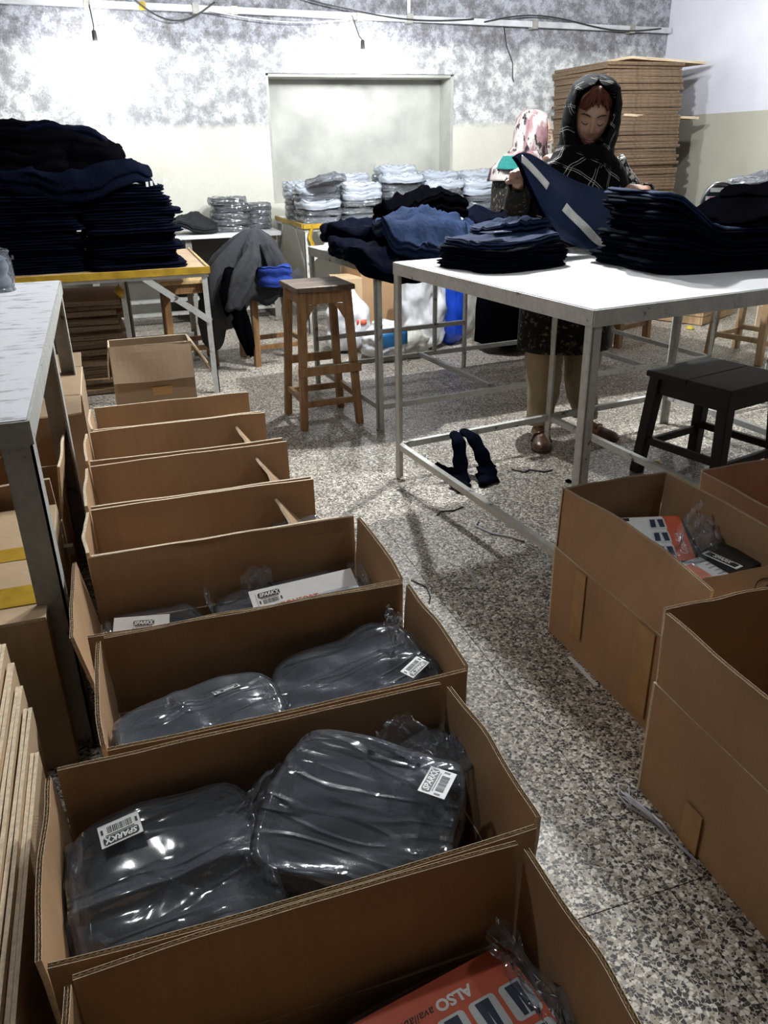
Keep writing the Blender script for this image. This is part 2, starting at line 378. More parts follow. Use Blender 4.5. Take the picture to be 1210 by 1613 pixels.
# back wall with a blind window niche
NX0, NX1, NZ0, NZ1, ND = 1.477, 3.17, .88, 1.887, .28
w = MB()
w.box(((XL+NX0)/2, YB+.2, ZC/2), (NX0-XL, .4, ZC)); w.box(((XR+NX1)/2, YB+.2, ZC/2), (XR-NX1, .4, ZC))
w.box(((NX0+NX1)/2, YB+.2, (ZC+NZ1)/2), (NX1-NX0, .4, ZC-NZ1)); w.box(((NX0+NX1)/2, YB+.2, NZ0/2), (NX1-NX0, .4, NZ0))
wb = w.build('wall_back', 'plaster_peeling'); tag(wb, 'peeling whitewashed plaster back wall', kind='structure')
MB().box(((NX0+NX1)/2, YB+ND+.03, (NZ0+NZ1)/2), (NX1-NX0, .06, NZ1-NZ0)).build('niche_back', 'niche_paint', wb)
nf = MB(); nf.box((NX1-.012, YB+ND/2+.01, (NZ0+NZ1)/2), (.024, ND-.02, NZ1-NZ0-.03)); nf.box(((NX0+NX1)/2, YB+ND/2+.01, NZ1-.012), (NX1-NX0-.05, ND-.02, .024)); nf.box((NX0+.012, YB+ND/2+.01, (NZ0+NZ1)/2), (.024, ND-.02, NZ1-NZ0-.03))
nf.build('niche_reveal', 'niche_paint', wb)
for nm, c, d, mt, lb in (('wall_right', (XR+.1, (YF+YB)/2, ZC/2), (.2, YB-YF+.8, ZC), 'wall_two_tone', 'right wall painted lavender white over a beige dado'),
                     ('wall_left', (XL-.1, (YF+YB)/2, ZC/2), (.2, YB-YF+.8, ZC), 'wall_plain', 'plain left wall'),
                     ('wall_front', ((XL+XR)/2, YF-.1, ZC/2), (XR-XL, .2, ZC), 'wall_plain', 'plain wall behind the viewer'),
                     ('ceiling', ((XL+XR)/2, (YF+YB)/2, ZC+.05), (XR-XL+.4, YB-YF+.8, .1), 'ceiling_white', 'plain grey ceiling')):
    tag(MB().box(c, d).build(nm, mt), lb, kind='structure')
# conduit along the back wall with clamps, drop pipe and slack cables
cz = lambda x: 2.335-.0135*(x+.4)
cd = thing('conduit', 'grey metal conduit running the length of the back wall', 'conduit', (2.2, YB-.06, 0))
ox = 2.2
MB().bar((XL+.02-ox, 0, cz(XL)), (XR-.02-ox, 0, cz(XR)), .035, .045).build('rail', 'conduit', cd)
MB().tube([(2.72-ox, 0, ZC-.001), (2.72-ox, 0, cz(2.72))], .016).build('drop_pipe', 'conduit', cd)
for x in (-1.6, .15, .95, 2.28, 2.72, 3.9, 4.9): MB().box((x-ox, .012, cz(x)), (.05, .09, .07)).build('clamp', 'steel_dark', cd)
for x in (.55, 1.25): MB().box((x-ox, -.019, cz(x)), (.05, .012, .056)).build('tape_wrap', 'tape', cd)
def sag(p0, p1, d, n=14, wob=.0): return [Vector(p0).lerp(Vector(p1), i/n)+Vector((0, wob*math.sin(i*2.1), -d*math.sin(math.pi*i/n))) for i in range(n+1)]
yc = YB-.095
tag(MB().tube(sag((-.6, yc, 2.44), (.42, yc, 2.42), .03)+sag((.42, yc, 2.42), (1.1, yc, 2.36), .16)[1:], .006, 6).build('cable', 'wire', smooth=True), 'black cable looping over the left end of the conduit', 'cable')
tag(MB().tube(sag((1.3, yc, 2.56), (2.25, yc, 2.33), .03)+sag((2.25, yc, 2.33), (3.3, yc, 2.30), .035)[1:], .006, 6).build('cable', 'wire', smooth=True), 'black cable slung down to the lamp above the niche', 'cable')
tag(MB().tube(sag((3.4, yc, 2.28), (4.3, yc, 2.30), -.05)+sag((4.3, yc, 2.3), (5.2, yc, 2.27), .04)[1:], .006, 6).build('cable', 'wire', smooth=True), 'black cable lying along the right half of the conduit', 'cable')
tag(MB().tube([(3.63, YB-.012, 2.26), (3.66, YB-.012, 2.12), (3.73, YB-.014, 1.98), (3.735, YB-.012, 1.86), (3.75, YB-.012, 1.83)], .005, 6).build('loose_wire', 'wire', smooth=True), 'thin dark wire dangling on the wall left of the carton stack', 'wire')
tag(MB().tube(sag((1.05, yc-.012, 2.30), (2.2, yc-.012, 2.27), .045), .004, 6).build('white_cord', 'white_plastic', smooth=True), 'thin white cord sagging under the conduit', 'cord')
# bare bulbs on flex
def bulb(x, y, z, ztop, label, yt=None, power=1):
    emis('bulb_glow_%d' % (len(M)), (.95, .98, 1.0), LAMP_W*power); gk = list(M)[-1]
    t = thing('bulb_lamp', label, 'lamp', (x, y, z), 0, 'bare hanging bulbs')
    MB().tube([(0, (yt or y)-y, ztop-z), (.006, ((yt or y)-y)*.4, (ztop-z)*.5), (0, 0, .12)], .004, 6).build('flex', 'wire', t, True)
    MB().lathe([(.008, .125), (.016, .118), (.018, .07), (.020, .055), (.016, .052)], n=14).build('socket', 'socket', t, True)
    MB().lathe([(.012, .052), (.016, .045), (.026, .02), (.033, -.005), (.034, -.025), (.027, -.05), (.012, -.062), (.001, -.064)], n=16).build('glass_bulb', gk, t, True)
    return t
bulb(.165, 7.05, 2.0, cz(.15), 'glowing bare bulb on the left above the dark jeans pile', YB-.08, .17)
bulb(2.215, 7.05, 1.975, cz(2.28), 'glowing bare bulb above the niche', YB-.08, .15)
bulb(1.97, 3.85, 2.42, ZC, 'glowing bare bulb hanging over the two women', None, 1.75)
bulb(1.45, 4.65, 2.42, ZC, 'glowing bare bulb hanging over the far aisle behind the tall stool', None, 1.15)
bulb(4.0, 5.3, 2.45, ZC, 'added unseen bare bulb brightening the right background floor', None, .25)  # no bulb seen here; extra lamp added to brighten the right background floor
bulb(-.38, 1.72, 2.3, ZC, 'dim bare bulb hanging above the left work table', None, .19)
bulb(1.95, 1.38, 2.42, ZC, 'bare bulb hanging over the right-hand cartons', None, .13)
# ------------------------------------------------------------------ tables
def table(name, label, cat, loc, rz, L, W, H, legs, rails, top='laminate', leg='steel', tk=.03, lw=.032, rimh=.045, braces=(), group=None, struts=()):
    t = thing(name, label, cat, loc, rz, group)
    MB().box((L/2, W/2, H-tk/2), (L-.008, W-.008, tk)).build('tabletop', top, t)
    for a, b in (((0, 0), (L, 0)), ((0, W), (L, W)), ((0, 0), (0, W)), ((L, 0), (L, W))):
        mb = MB(); ww = .006 if a[0] == b[0] or a[1] == b[1] else .01
        mb.bar((*a, H-rimh/2-.002), (*b, H-rimh/2-.002), ww, rimh)
        iy = .012 if a[1] == 0 and b[1] == 0 else -.012 if a[1] == W and b[1] == W else 0
        ix = .012 if a[0] == 0 and b[0] == 0 else -.012 if a[0] == L and b[0] == L else 0
        mb.bar((a[0]+ix, a[1]+iy, H-rimh), (b[0]+ix, b[1]+iy, H-rimh), .026, .005)
        mb.build('frame_rail', leg, t)
    for x, y in legs:
        x2 = min(max(x, lw/2), L-lw/2); y2 = min(max(y, lw/2), W-lw/2)
        mb = MB(); e = .006   # angle iron: two flanges
        sx = 1 if x < L/2 else -1; sy = 1 if y < W/2 else -1
        mb.box((x2-sx*(lw/2-e/2), y2, (H-tk)/2), (e, lw, H-tk-.002)); mb.box((x2, y2-sy*(lw/2-e/2), (H-tk)/2), (lw, e, H-tk-.002))
        mb.build('leg', leg, t)
    for a, b in rails: MB().bar(a, b, .022, .026).build('stretcher', leg, t)
    for a, b in struts: MB().bar(a, b, .022, .02).build('strut', leg, t)
    for a, b in braces: MB().bar(a, b, .006, .034).build('brace', leg, t)
    return t
TR = R(7.5)
LR = 2.25; WR = 1.19
legsR = [(0, 0), (0, WR), (.80, WR), (1.52, WR), (1.52, 0), (LR, 0), (LR, WR)]
zr = .145
tR = table('packing_table', 'long white-topped packing table with pale angle-iron frame in front of the standing woman', 'table', (1.215, 1.865, 0), TR, LR, WR, .9, legsR,
      [((.012, .02, zr-.02), (.012, WR-.02, zr)), ((.02, WR-.012, zr), (LR-.02, WR-.012, zr+.01)), ((.80, .02, zr-.02), (.80, WR-.02, zr)), ((1.52, .02, zr-.02), (1.52, WR-.02, zr)), ((LR-.012, .02, zr-.02), (LR-.012, WR-.02, zr))], leg='steel_white')
FR = R(5.8)
tF = table('folding_table', 'long packing table behind the white-topped one, heaped with loose navy trousers', 'table', (1.185, 3.66, 0), FR, 2.2, .93, .81,
      [(0, 0), (0, .93), (1.02, .93), (2.2, 0), (2.2, .93)],
      [((.02, .012, .12), (2.18, .012, .12)), ((.02, .918, .12), (2.18, .918, .12)), ((.012, .02, .12), (.012, .91, .12)), ((.69, .02, .125), (.69, .91, .125)), ((1.7, .02, .125), (1.7, .91, .125)), ((2.188, .02, .12), (2.188, .91, .12)), ((.02, .918, .29), (1.02, .918, .29))],
      struts=[((.80, .918, .13), (.80, .918, .78))], lw=.03)
tM = table('stock_table', 'steel table by the niche carrying rows of bagged garments', 'table', (1.42, 6.08, 0), R(0), 1.95, 1.0, .80,
      [(0, 0), (0, 1.0), (.98, 0), (1.95, 0), (1.95, 1.0)], [((.02, .012, .15), (1.93, .012, .15)), ((.02, .988, .15), (1.93, .988, .15)), ((.012, .02, .15), (.012, .98, .15))],
      braces=[((.02, .0, .52), (.30, .0, .78)), ((-.0, .03, .50), (-.0, .30, .78)), ((-.0, .97, .50), (-.0, .70, .78))], lw=.04, leg='steel_white')
MB().bar((-.006, .0, .79), (-.006, .98, .79), .02, .032).build('tape_edge', 'tape', tM)
MB().bar((-.006, -.01, .79), (.16, -.01, .79), .02, .032).build('tape_edge', 'tape', tM)
MB().grid(lambda u, v: (.03+.03*u+.01*math.sin(9*v), -.018+.012*math.sin(7*u+5*v), .80-.17*v), 4, 8).build('tape_tail', 'tape', tM, True, solid=.002)
tL = table('work_table', 'scuffed white work table at the left edge on grey angle-iron legs', 'table', (-.98, 1.675, 0), 0, .785, 2.05, .82,
      [(.785, 0), (.785, 1.03), (.785, 1.98), (0, 0), (0, 1.98)], [((.02, .55, .27), (.77, .55, .27)), ((.02, 1.98, .2), (.77, 1.98, .2)), ((.012, .03, .27), (.012, 1.95, .27))], top='laminate_worn', leg='steel', lw=.06, rimh=.05)
tY = table('taped_table', 'steel table edged with yellow tape under the big dark jeans pile', 'table', (-1.35, 4.68, 0), R(0), 1.88, 1.05, .715,
      [(1.88, 0), (1.88, 1.05), (1.45, 1.05), (1.42, 0.25), (0, 0), (0, 1.05)], [((1.44, 1.03, .15), (1.86, 1.03, .15))], top='wood_pale', leg='steel_white', lw=.036,
      braces=[((1.52, -.004, .69), (1.87, -.004, .42)), ((1.884, .75, .69), (1.884, 1.03, .42))])
MB().bar((.02, -.006, .705), (1.89, -.006, .705), .02, .036).build('tape_edge', 'tape', tY)
MB().bar((1.886, -.01, .705), (1.886, 1.03, .705), .014, .036).build('tape_edge', 'tape', tY)
MB().tube([(1.41, .25, .55), (1.40, .25, .58), (1.41, .25, .62)], [.02, .034, .012], 8).build('tape_knot', 'tape', tY, True)
# masonry bench along the back wall
bs = thing('wall_bench', 'pale stone bench along the back wall holding black cloth and bagged stacks', 'bench', (.62, 7.1, 0))
MB().box((0, 0, .685), (1.56, .56, .03)).build('bench_top', 'laminate', bs)
plain('bench_shade', (.10, .095, .08), .8, scale=6)
MB().box((0, .22, .335), (1.5, .05, .665)).build('shade_board', 'bench_shade', bs)  # dark sheet standing in for the shade under the bench
for x in (-.72, 0.03, .72): MB().box((x, -.02, .335), (.05, .42, .665)).build('support', 'steel_dark', bs)
for z in (.09, .2): MB().box((0, -.2, z), (1.5, .05, .025)).build('lower_slat', 'steel', bs)

# ------------------------------------------------------------------ stools
def stool(label, loc, rz, w, d, h, splay=.03, lt=.038, wood='wood', top='wood_top', low=.13, mid=None, group='wooden stools', apron=.06, planks=2, over=.015, brackets=False):
    t = thing('stool', label, 'stool', loc, rz, group)
    n = planks; pw = (d+2*over)/n
    for i in range(n): MB().box((0, -d/2-over+pw*(i+.5), h-.0125), (w+2*over, pw-.003, .025)).build('seat_plank', top, t, bevel=.004)
    ft = {}
    for sx in (-1, 1):
        for sy in (-1, 1):
            a = Vector((sx*(w/2-lt/2), sy*(d/2-lt/2), h-.026)); b = a+Vector((sx*splay, sy*splay, 0)); b.z = 0
            ft[sx, sy] = (a, b); MB().bar(a, b, lt, lt, up=(0, 1, 0), w1=lt*.9, h1=lt*.9).build('leg', wood, t, bevel=.004)
    at = lambda k, z: ft[k][1].lerp(ft[k][0], z/(h-.026))
    for z, wd, nm in ((h-.026-apron/2, apron, 'apron'), (low, .032, 'stretcher')):
        for ka, kb in (((-1,-1), (1,-1)), ((-1,1), (1,1)), ((-1,-1), (-1,1)), ((1,-1), (1,1))):
            zz = z if nm == 'apron' else z+(.02 if ka[0] == kb[0] else 0)
            MB().bar(at(ka, zz), at(kb, zz), .02, wd).build(nm, wood, t, bevel=.003)
    if mid:
        a, b = at((-1,-1), mid), at((1,-1), mid); a.y -= lt*.6; b.y -= lt*.6; dx = (b-a).normalized()*.03
        MB().bar(a-dx, b+dx, .018, .045).build('foot_rest', wood, t, bevel=.003)
        MB().bar(at((-1,1), mid), at((1,1), mid), .018, .045).build('foot_rest', wood, t, bevel=.003)
    if brackets:
        for sx in (-1, 1):
            p = at((sx,-1), h-.09); mb = MB()
            mb.add([p+Vector((-sx*.01, -.008, 0)), p+Vector((-sx*.075, -.008, 0)), p+Vector((-sx*.05, -.008, -.025)), p+Vector((-sx*.02, -.008, -.075)),
                    p+Vector((-sx*.01, .008, 0)), p+Vector((-sx*.075, .008, 0)), p+Vector((-sx*.05, .008, -.025)), p+Vector((-sx*.02, .008, -.075))], [(0,1,2,3),(7,6,5,4),(0,4,5,1),(1,5,6,2),(2,6,7,3),(3,7,4,0)])
            mb.build('bracket', wood, t)
    return t
stool('tall brown wooden stool standing alone in the aisle', (.975, 3.97, 0), R(3), .27, .28, .705, .035, .04, mid=.30, brackets=True)
stool('wooden stool under the grey coat and blue cloth', (1.0, 5.40, 0), R(8), .36, .34, .517, .01, .045, low=.12, over=.01)
stool('pale yellow-topped wooden stool behind the yellow-taped table', (.46, 5.50, 0), R(0), .30, .34, .565, .01, .045, top='wood_yellow', over=.01)
stool('low near-black wooden stool under the white packing table', (2.29, 2.58, 0), R(14), .37, .38, .45, .03, .05, wood='wood_dark', top='wood_dark', apron=.07, over=.012)
stool('raw pale wooden stool at the right edge behind the white table', (3.95, 4.22, 0), R(20), .36, .36, .50, .02, .045, wood='wood_pale', top='wood_pale')
stool('dark brown wooden stool at the far right beyond the second table', (3.42, 4.98, 0), R(20), .36, .36, .46, .01, .05, wood='wood', top='wood')

# ------------------------------------------------------------------ cartons
TH = .0075
def panel(mb, P0, U, V, Nn, nu=10, nv=4, bow=0, wav=0, seed=0, pinch=0, flut=(), rec=.004, th=TH, pitch=.0085, droop=0):
    """a sheet of board from P0 along U and V, thickness along Nn; m0 faces, m1 edge, m2 flutes"""
    P0, U, V, Nn = map(Vector, (P0, U, V, Nn)); Nn = Nn.normalized(); vn = V.normalized(); un = U.normalized()
    def pt(u, v, k):
        d = bow*math.sin(math.pi*u)*v + wav*nz(u*3.1+seed*7.3, v*1.3, seed)
        e = wav*.5*nz(u*5+seed*3.1, 9.2, seed)*(1 if v > .99 else v)
        hth = th/2*(1-pinch*max(0, 1-v/.06)) if pinch else th/2
        return P0+U*u+V*v+Nn*(d+k*hth)+vn*(e-droop*math.sin(math.pi*u)*v)
    vr = {'top': rec} if 'top' in flut else {}
    for k in (-1, 1): mb.grid(lambda u, v: pt(u, v, k), nu, nv, 0, flip=(k < 0))
    r = rec/max(V.length, 1e-6) if 'top' in flut else 0
    def strip(f, n, flip):
        vs = []; fs = []
        for i in range(n+1): vs += [f(i/n, -1), f(i/n, 1)]
        for i in range(n):
            q = (2*i, 2*i+1, 2*i+3, 2*i+2); fs.append(q if flip else q[::-1])
        mb.add(vs, fs, 1)
    strip(lambda t, k: pt(t, 1-r, k), nu, True); strip(lambda t, k: pt(t, 0, k), nu, False)
    strip(lambda t, k: pt(0, t, k), nv, True); strip(lambda t, k: pt(1, t, k), nv, False)
    if 'top' in flut:
        n = max(6, int(U.length/pitch)*2)
        for k0, k1 in ((-.85, -.02), (.02, .85)):
            vs = []; fs = []
            for i in range(n+1):
                k = k0 if i % 2 else k1
                vs += [pt(i/n, 1-r, k), pt(i/n, 1-.0006/V.length, k)]
            for i in range(n): fs.append((2*i, 2*i+2, 2*i+3, 2*i+1))
            mb.add(vs, fs, 2)
        vs = []; fs = []
        for i in range(nu*2+1): vs += [pt(i/nu/2, 1-r, 0), pt(i/nu/2, 1, 0)]
        for i in range(nu*2): fs.append((2*i, 2*i+2, 2*i+3, 2*i+1))
        mb.add(vs, fs, 1)
        for k0, k1 in ((-1, -.84), (.84, 1)):
            vs = []; fs = []
            for i in range(nu+1): vs += [pt(i/nu, 1, k0), pt(i/nu, 1, k1)]
            for i in range(nu): fs.append((2*i, 2*i+1, 2*i+3, 2*i+2))
            mb.add(vs, fs, 1)
CM = ['card', 'card_edge', 'card_flute']
def carton(label, loc, w, d, hb, flaps, rz=0, mat='card', fl=True, group='open cartons', seed=0, tapes=(), name='carton', inmat=None):
    """flaps: dict side -> (height, outward tilt deg) or None; sides f(ront -y) b l r"""
    mats = [mat, 'card_edge', 'card_flute']
    t = thing(name, label, 'carton', loc, rz, group); x, y = w/2, d/2; T = TH
    mb = MB()
    mb.box((0, 0, T/2), (w-.002, d-.002, T))
    panel(mb, (-x, -y+T/2, T), (w, 0, 0), (0, 0, hb-T), (0, -1, 0), 10, 4, 0, .002, seed, th=T); panel(mb, (-x, y-T/2, T), (w, 0, 0), (0, 0, hb-T), (0, 1, 0), 10, 4, 0, .002, seed+1, th=T)
    panel(mb, (-x+T/2, -y+T, T), (0, d-2*T, 0), (0, 0, hb-T), (-1, 0, 0), 8, 4, 0, .002, seed+2, th=T); panel(mb, (x-T/2, -y+T, T), (0, d-2*T, 0), (0, 0, hb-T), (1, 0, 0), 8, 4, 0, .002, seed+3, th=T)
    mb.build('body', mats, t)
    for i, (s, fv) in enumerate(flaps.items()):
        if not fv: continue
        hf, tilt = fv[:2]; bow = fv[2] if len(fv) > 2 else .006; g = .004; a = R(tilt); ext = fv[3] if len(fv) > 3 else 0
        ca, sa = math.cos(a), math.sin(a); z = hb+.0015
        if s == 'f': A = ((-x+g-ext, -y+T/2, z), (w-2*g+2*ext, 0, 0), Vector((0, -sa, ca))*hf, (0, -ca, -sa))
        if s == 'b': A = ((-x+g-ext, y-T/2, z), (w-2*g+2*ext, 0, 0), Vector((0, sa, ca))*hf, (0, ca, -sa))
        if s == 'l': A = ((-x+T/2, -y+g+T, z), (0, d-2*g-2*T, 0), Vector((-sa, 0, ca))*hf, (-ca, 0, -sa))
        if s == 'r': A = ((x-T/2, -y+g+T, z), (0, d-2*g-2*T, 0), Vector((sa, 0, ca))*hf, (ca, 0, -sa))
        mb = MB(); panel(mb, *A, 16, 5, bow, .006, seed+11+i, pinch=.55, flut=('top',) if fl else (), th=T)
        mb.build('flap', mats, t)
    for c, dd, rot in tapes: MB().box(c, dd, rot).build('tape_strip', 'tape_clear', t)
    return t
HB, HF = .272, .18
def lbox(y0, y1, label, x0=-.15, x1=.50, fl=True, seed=0, zt=.45, tl=3, tr=4, tf=1.5, tb=1.5, **k):
    hf = zt-HB
    return carton(label, ((x0+x1)/2, (y0+y1)/2, 0), x1-x0, y1-y0, HB, {'b': (hf, tb), 'f': (hf, tf), 'l': (hf, tl), 'r': (hf, tr)}, fl=fl, seed=seed, **k)
LB = {}
LB['A'] = lbox(2.755, 3.02, 'farthest empty carton in the left row, before the flap-down box', -.125, .452, False, 1, tr=-62)
LB['B'] = lbox(2.44, 2.735, 'second farthest carton in the left row', -.140, .462, False, 2, tr=-38)
LB['C'] = lbox(2.08, 2.392, 'third farthest carton in the left row', -.138, .468, False, 3, tr=-36)
LB['D'] = lbox(1.785, 2.055, 'fourth farthest carton in the left row, bagged piece at its right end', -.138, .470, False, 4, tr=-40)
LB['E'] = lbox(1.420, 1.772, 'carton in the left row with white leaflets showing inside', -.145, .505, True, 5, tl=9, tr=3)
LB['F'] = lbox(1.075, 1.408, 'carton in the left row holding two low bagged dark garments', -.115, .505, True, 6, tr=2)
LB['G'] = lbox(.712, 1.050, 'carton in the left row with two large glossy bagged black garments', -.188, .447, True, 7)
LB['H'] = lbox(.340, .692, 'nearest carton in the left row with the red leaflet', -.160, .41, True, 8, tl=2, tr=2)
# cartons on the right
carton('open carton on the right with leaflets inside and two tape strips on its side', (1.245, 1.44, 0), .34, .61, .275, {'l': (.178, -4, -.03), 'b': (.178, -2), 'r': (.178, 1), 'f': (.178, -35, .004, -.022)}, seed=21,
       tapes=[((-.1745, .155, .17), (.003, .05, .20), None), ((-.1745, -.13, .15), (.003, .07, .24), None)])
carton('dark-inside open carton in the right foreground', (1.115, .80, 0), .35, .62, .285, {'l': (.172, 1), 'b': (.172, 1), 'r': (.172, 4), 'f': (.172, 3)}, rz=R(-1), seed=23,
       tapes=[((-.1795, .13, .055), (.003, .05, .10), None)])
carton('reddish open carton at the right edge beside the leaflet carton', (1.70, 1.43, 0), .36, .58, .27, {'l': (.178, 2), 'b': (.178, 1), 'r': (.178, 4), 'f': (.178, 3)}, mat='card_red', seed=25)
# far flap-down box and boxes under the left tables
carton('old carton with crumpled flaps hanging down at the far end of the left row', (.135, 3.90, 0), .37, .17, .50, {'f': (.17, 157, .01), 'r': (.17, 150, .01), 'b': (.16, 165), 'l': (.15, 172)}, mat='card_grey', fl=False, seed=31, tapes=[((.03, -.0885, .28), (.09, .003, .04), None)])
carton('half-open carton beside the flap-down box under the left table end', (-.38, 3.55, 0), .42, .50, .43, {'f': (.16, 100), 'r': (.16, -88), 'b': (.16, 80), 'l': (.16, 80)}, mat='card_grey', fl=False, seed=33)
carton('open carton in the shade under the left table with upright flaps', (-.42, 2.62, 0), .36, .52, .30, {'f': (.17, 20), 'r': (.17, 8), 'b': (.17, 12), 'l': (.17, 30)}, mat='card', fl=False, seed=35)
def closed_carton(label, loc, w, d, h, mat, rz=0, tapes=(), group='closed cartons under the left table'):
    t = thing('closed_carton', label, 'carton', loc, rz, group); T = TH; mb = MB()
    for yy, nn in ((-d/2+T/2, -1), (d/2-T/2, 1)): panel(mb, (-w/2, yy, 0), (w, 0, 0), (0, 0, h-T), (0, nn, 0), 6, 3, 0, .003, 3, th=T)
    for xx, nn in ((-w/2+T/2, -1), (w/2-T/2, 1)): panel(mb, (xx, -d/2+T, 0), (0, d-2*T, 0), (0, 0, h-T), (nn, 0, 0), 6, 3, 0, .003, 4, th=T)
    mb.build('body', [mat, 'card_edge', 'card_flute'], t)
    for s in (-1, 1):
        mb = MB(); panel(mb, (-w/2, -d/4*1.0+s*d/4-.0+ (0 if s < 0 else 0)-0, h-T/2), (w, 0, 0), (0, d/2-.0015, 0), (0, 0, 1), 6, 3, 0, .002, 5+s, th=T)
        mb.build('top_flap', [mat, 'card_edge', 'card_flute'], t)
    for c, dd in tapes: MB().box(c, dd).build('tape_strip', 'tape', t, bevel=.001)
    return t
closed_carton('pale closed carton with two yellow tape bands under the left table', (-.50, 1.94, 0), .53, .64, .40, 'card_pale', tapes=[((0, .02, .4008), (.532, .075, .0024)), ((.02, -.205, .4008), (.52, .095, .0024)), ((.2665, -.205, .34), (.003, .095, .12))])
closed_carton('taped brown carton on the floor behind the banded one, under the left table', (-.62, 3.02, 0), .36, .30, .36, 'card', tapes=[((.0, -.1515, .2), (.06, .003, .25))])
# flattened cartons standing on edge in the left foreground
random.seed(5)
specs = [(-.236, 1.19, .385), (-.251, 1.30, .40), (-.267, 1.36, .41), (-.283, 1.42, .425), (-.299, 1.47, .44), (-.315, 1.50, .455), (-.331, 1.53, .46)]
def flat_carton_mesh(L, W, th=.013, seed=0):
    mb = MB()
    for k in (-1, 1): panel(mb, (-L/2, -W/2, k*th/4), (L, 0, 0), (0, W, 0), (0, 0, 1), 8, 4, .0, .0025, seed+k, th=th/2-.001)
    mb.tube([(-L/2+.002, -W/2+.003, 0), (-L/2+.002, W/2-.003, 0)], th*.30, 6, 1); mb.tube([(L/2-.002, -W/2+.003, 0), (L/2-.002, W/2-.003, 0)], th*.30, 6, 1)
    return mb
for i, (x, yf, zt) in enumerate(specs):
    L = .95; o = flat_carton_mesh(L, zt, .014, i).build('flat_carton', ['card_pale', 'card_edge', 'card_flute'])
    o.matrix_world = Matrix.Translation((x, yf-L/2, zt/2+.001)) @ Matrix(((0, 0, 1), (1, 0, 0), (0, 1, 0))).to_4x4()
    tag(o, 'flattened carton standing on edge in the left foreground bundle', 'flat carton', 'flattened cartons on edge')
# tall stack of flattened cartons in the corner
vars_ = [flat_carton_mesh(.88, .74, .0245, 40+i*3).mesh('flat_carton', ['card', 'card_stack_edge', 'card_flute']) for i in range(4)]
z = .02; k = 0; random.seed(9)
while z < 1.93:
    o = mobj('flat_carton', vars_[k % 4], None, (4.52+random.uniform(-.02, .02)+.03*math.sin(z*2.1), 6.91+random.uniform(-.02, .015), z), (random.uniform(-.006, .006), random.uniform(-.006, .006), R(90)+random.uniform(-.025, .025)))
    tag(o, 'flattened brown carton in the tall corner stack', 'flat carton', 'flattened cartons in the corner stack'); z += .0262; k += 1
for zz, lb, yy in ((1.50, 'flattened carton sticking out of the middle of the corner stack', 6.66), (z, 'topmost flattened carton jutting out right of the corner stack', 6.75)):
    o = mobj('flat_carton', flat_carton_mesh(.80, .34, .02, 77).mesh('flat_carton', ['card', 'card_edge', 'card_flute']), None, (4.80 if zz > 1.7 else 4.72, yy, zz+.012), (0, R(2), R(4)))
    tag(o, lb, 'flat carton')
# flat stack under the taped table
random.seed(4); z = .012
for i in range(19):
    o = mobj('flat_carton', vars_[i % 4], None, (-.22+random.uniform(-.04, .04), 5.22+random.uniform(-.03, .03), z+.006), (random.uniform(-.012, .012), random.uniform(-.012, .012), random.uniform(-.05, .05)), (.62, .8, 1))
    tag(o, 'worn flattened carton in the low stack under the yellow-taped table', 'flat carton', 'flattened cartons under the taped table'); z += .0285
# ------------------------------------------------------------------ folded garments
def gar(L, W, T, seed=0, layers=2, amp=.006, freq=6, bend=None, n=48, p=5, mb=None, m=0, ridge=0, rim=.012, toponly=False, out=.03, aniso=None, hi=False):
    mb = mb or MB(); FR_ = (.02, .16, .30, .44, .57, .69, .80, .89, .96); prof = [(q, 0) for q in (FR_ if hi else FR_[::2])]
    for l in range(layers):
        for q, ins in ((.06, .012), (.28, .002), (.5, 0), (.72, .002), (.94, .012)): prof.append((('r', ins*min(1, T/layers/.012)), (l+q)/layers))
    prof += [(q, 1) for q in reversed(FR_)]
    rings = []
    for f, zf in prof:
        ring = []
        for k in range(n):
            th = 2*math.pi*k/n+.03; c, s = math.cos(th), math.sin(th)
            r = (abs(c)**p+abs(s)**p)**(-1/p)
            o = 1+out*nz(c*1.7+seed*3.3, s*1.7, 1.5+seed)
            lay = 0
            if isinstance(f, tuple): ff = 1; ins = f[1]; lay = int(zf*layers*.999); o += rim*1.5*nz(c*2.3+lay*5.1, s*2.3, seed+9)
            else: ff = f; ins = 0
            x = L/2*r*c*o*ff; y = W/2*r*s*o*ff; d = math.hypot(x, y) or 1
            if ins: x -= x/d*ins; y -= y/d*ins
            z = zf*T
            a = nz(x*freq+seed, y*freq, seed*1.7)*amp + amp*.5*nz(x*freq*2.7, y*freq*2.3+seed, 4.4)
            if ridge: a += ridge*(.35-abs(nz(x*freq*.8+seed*2, y*freq*.8, zf*.6+8.1)))*1.4
            if aniso:      # long creases fanning in one direction
                ca, sa, str_, am = aniso; xr = x*ca+y*sa; yr = -x*sa+y*ca
                a += am*max(0, .16-abs(nz(xr*str_*.28+seed*1.3, yr*str_, seed+5.5)))*3.2 - am*.5*abs(nz(xr*str_*.5+3, yr*str_*1.9, seed+2.2))
            if zf > .45 or not toponly: z += a*(zf if toponly else (.35+.65*zf))
            v = Vector((x, y, z)); ring.append(bend(v) if bend else v)
        rings.append(ring)
    return mb.rings(rings, m)
random.seed(3)
JV = [gar(.47+.05*(i%3), .40+.03*(i%2), .029, i, 2, .006, 6, p=8, out=.05, rim=.03).mesh('folded_trousers', 'navy', True) for i in range(6)]
def put(me, loc, rot=(0,0,0), label='', cat='trousers', group=None, name='folded_trousers', scale=None):
    return tag(mobj(name, me, None, loc, rot, scale), label, cat, group)
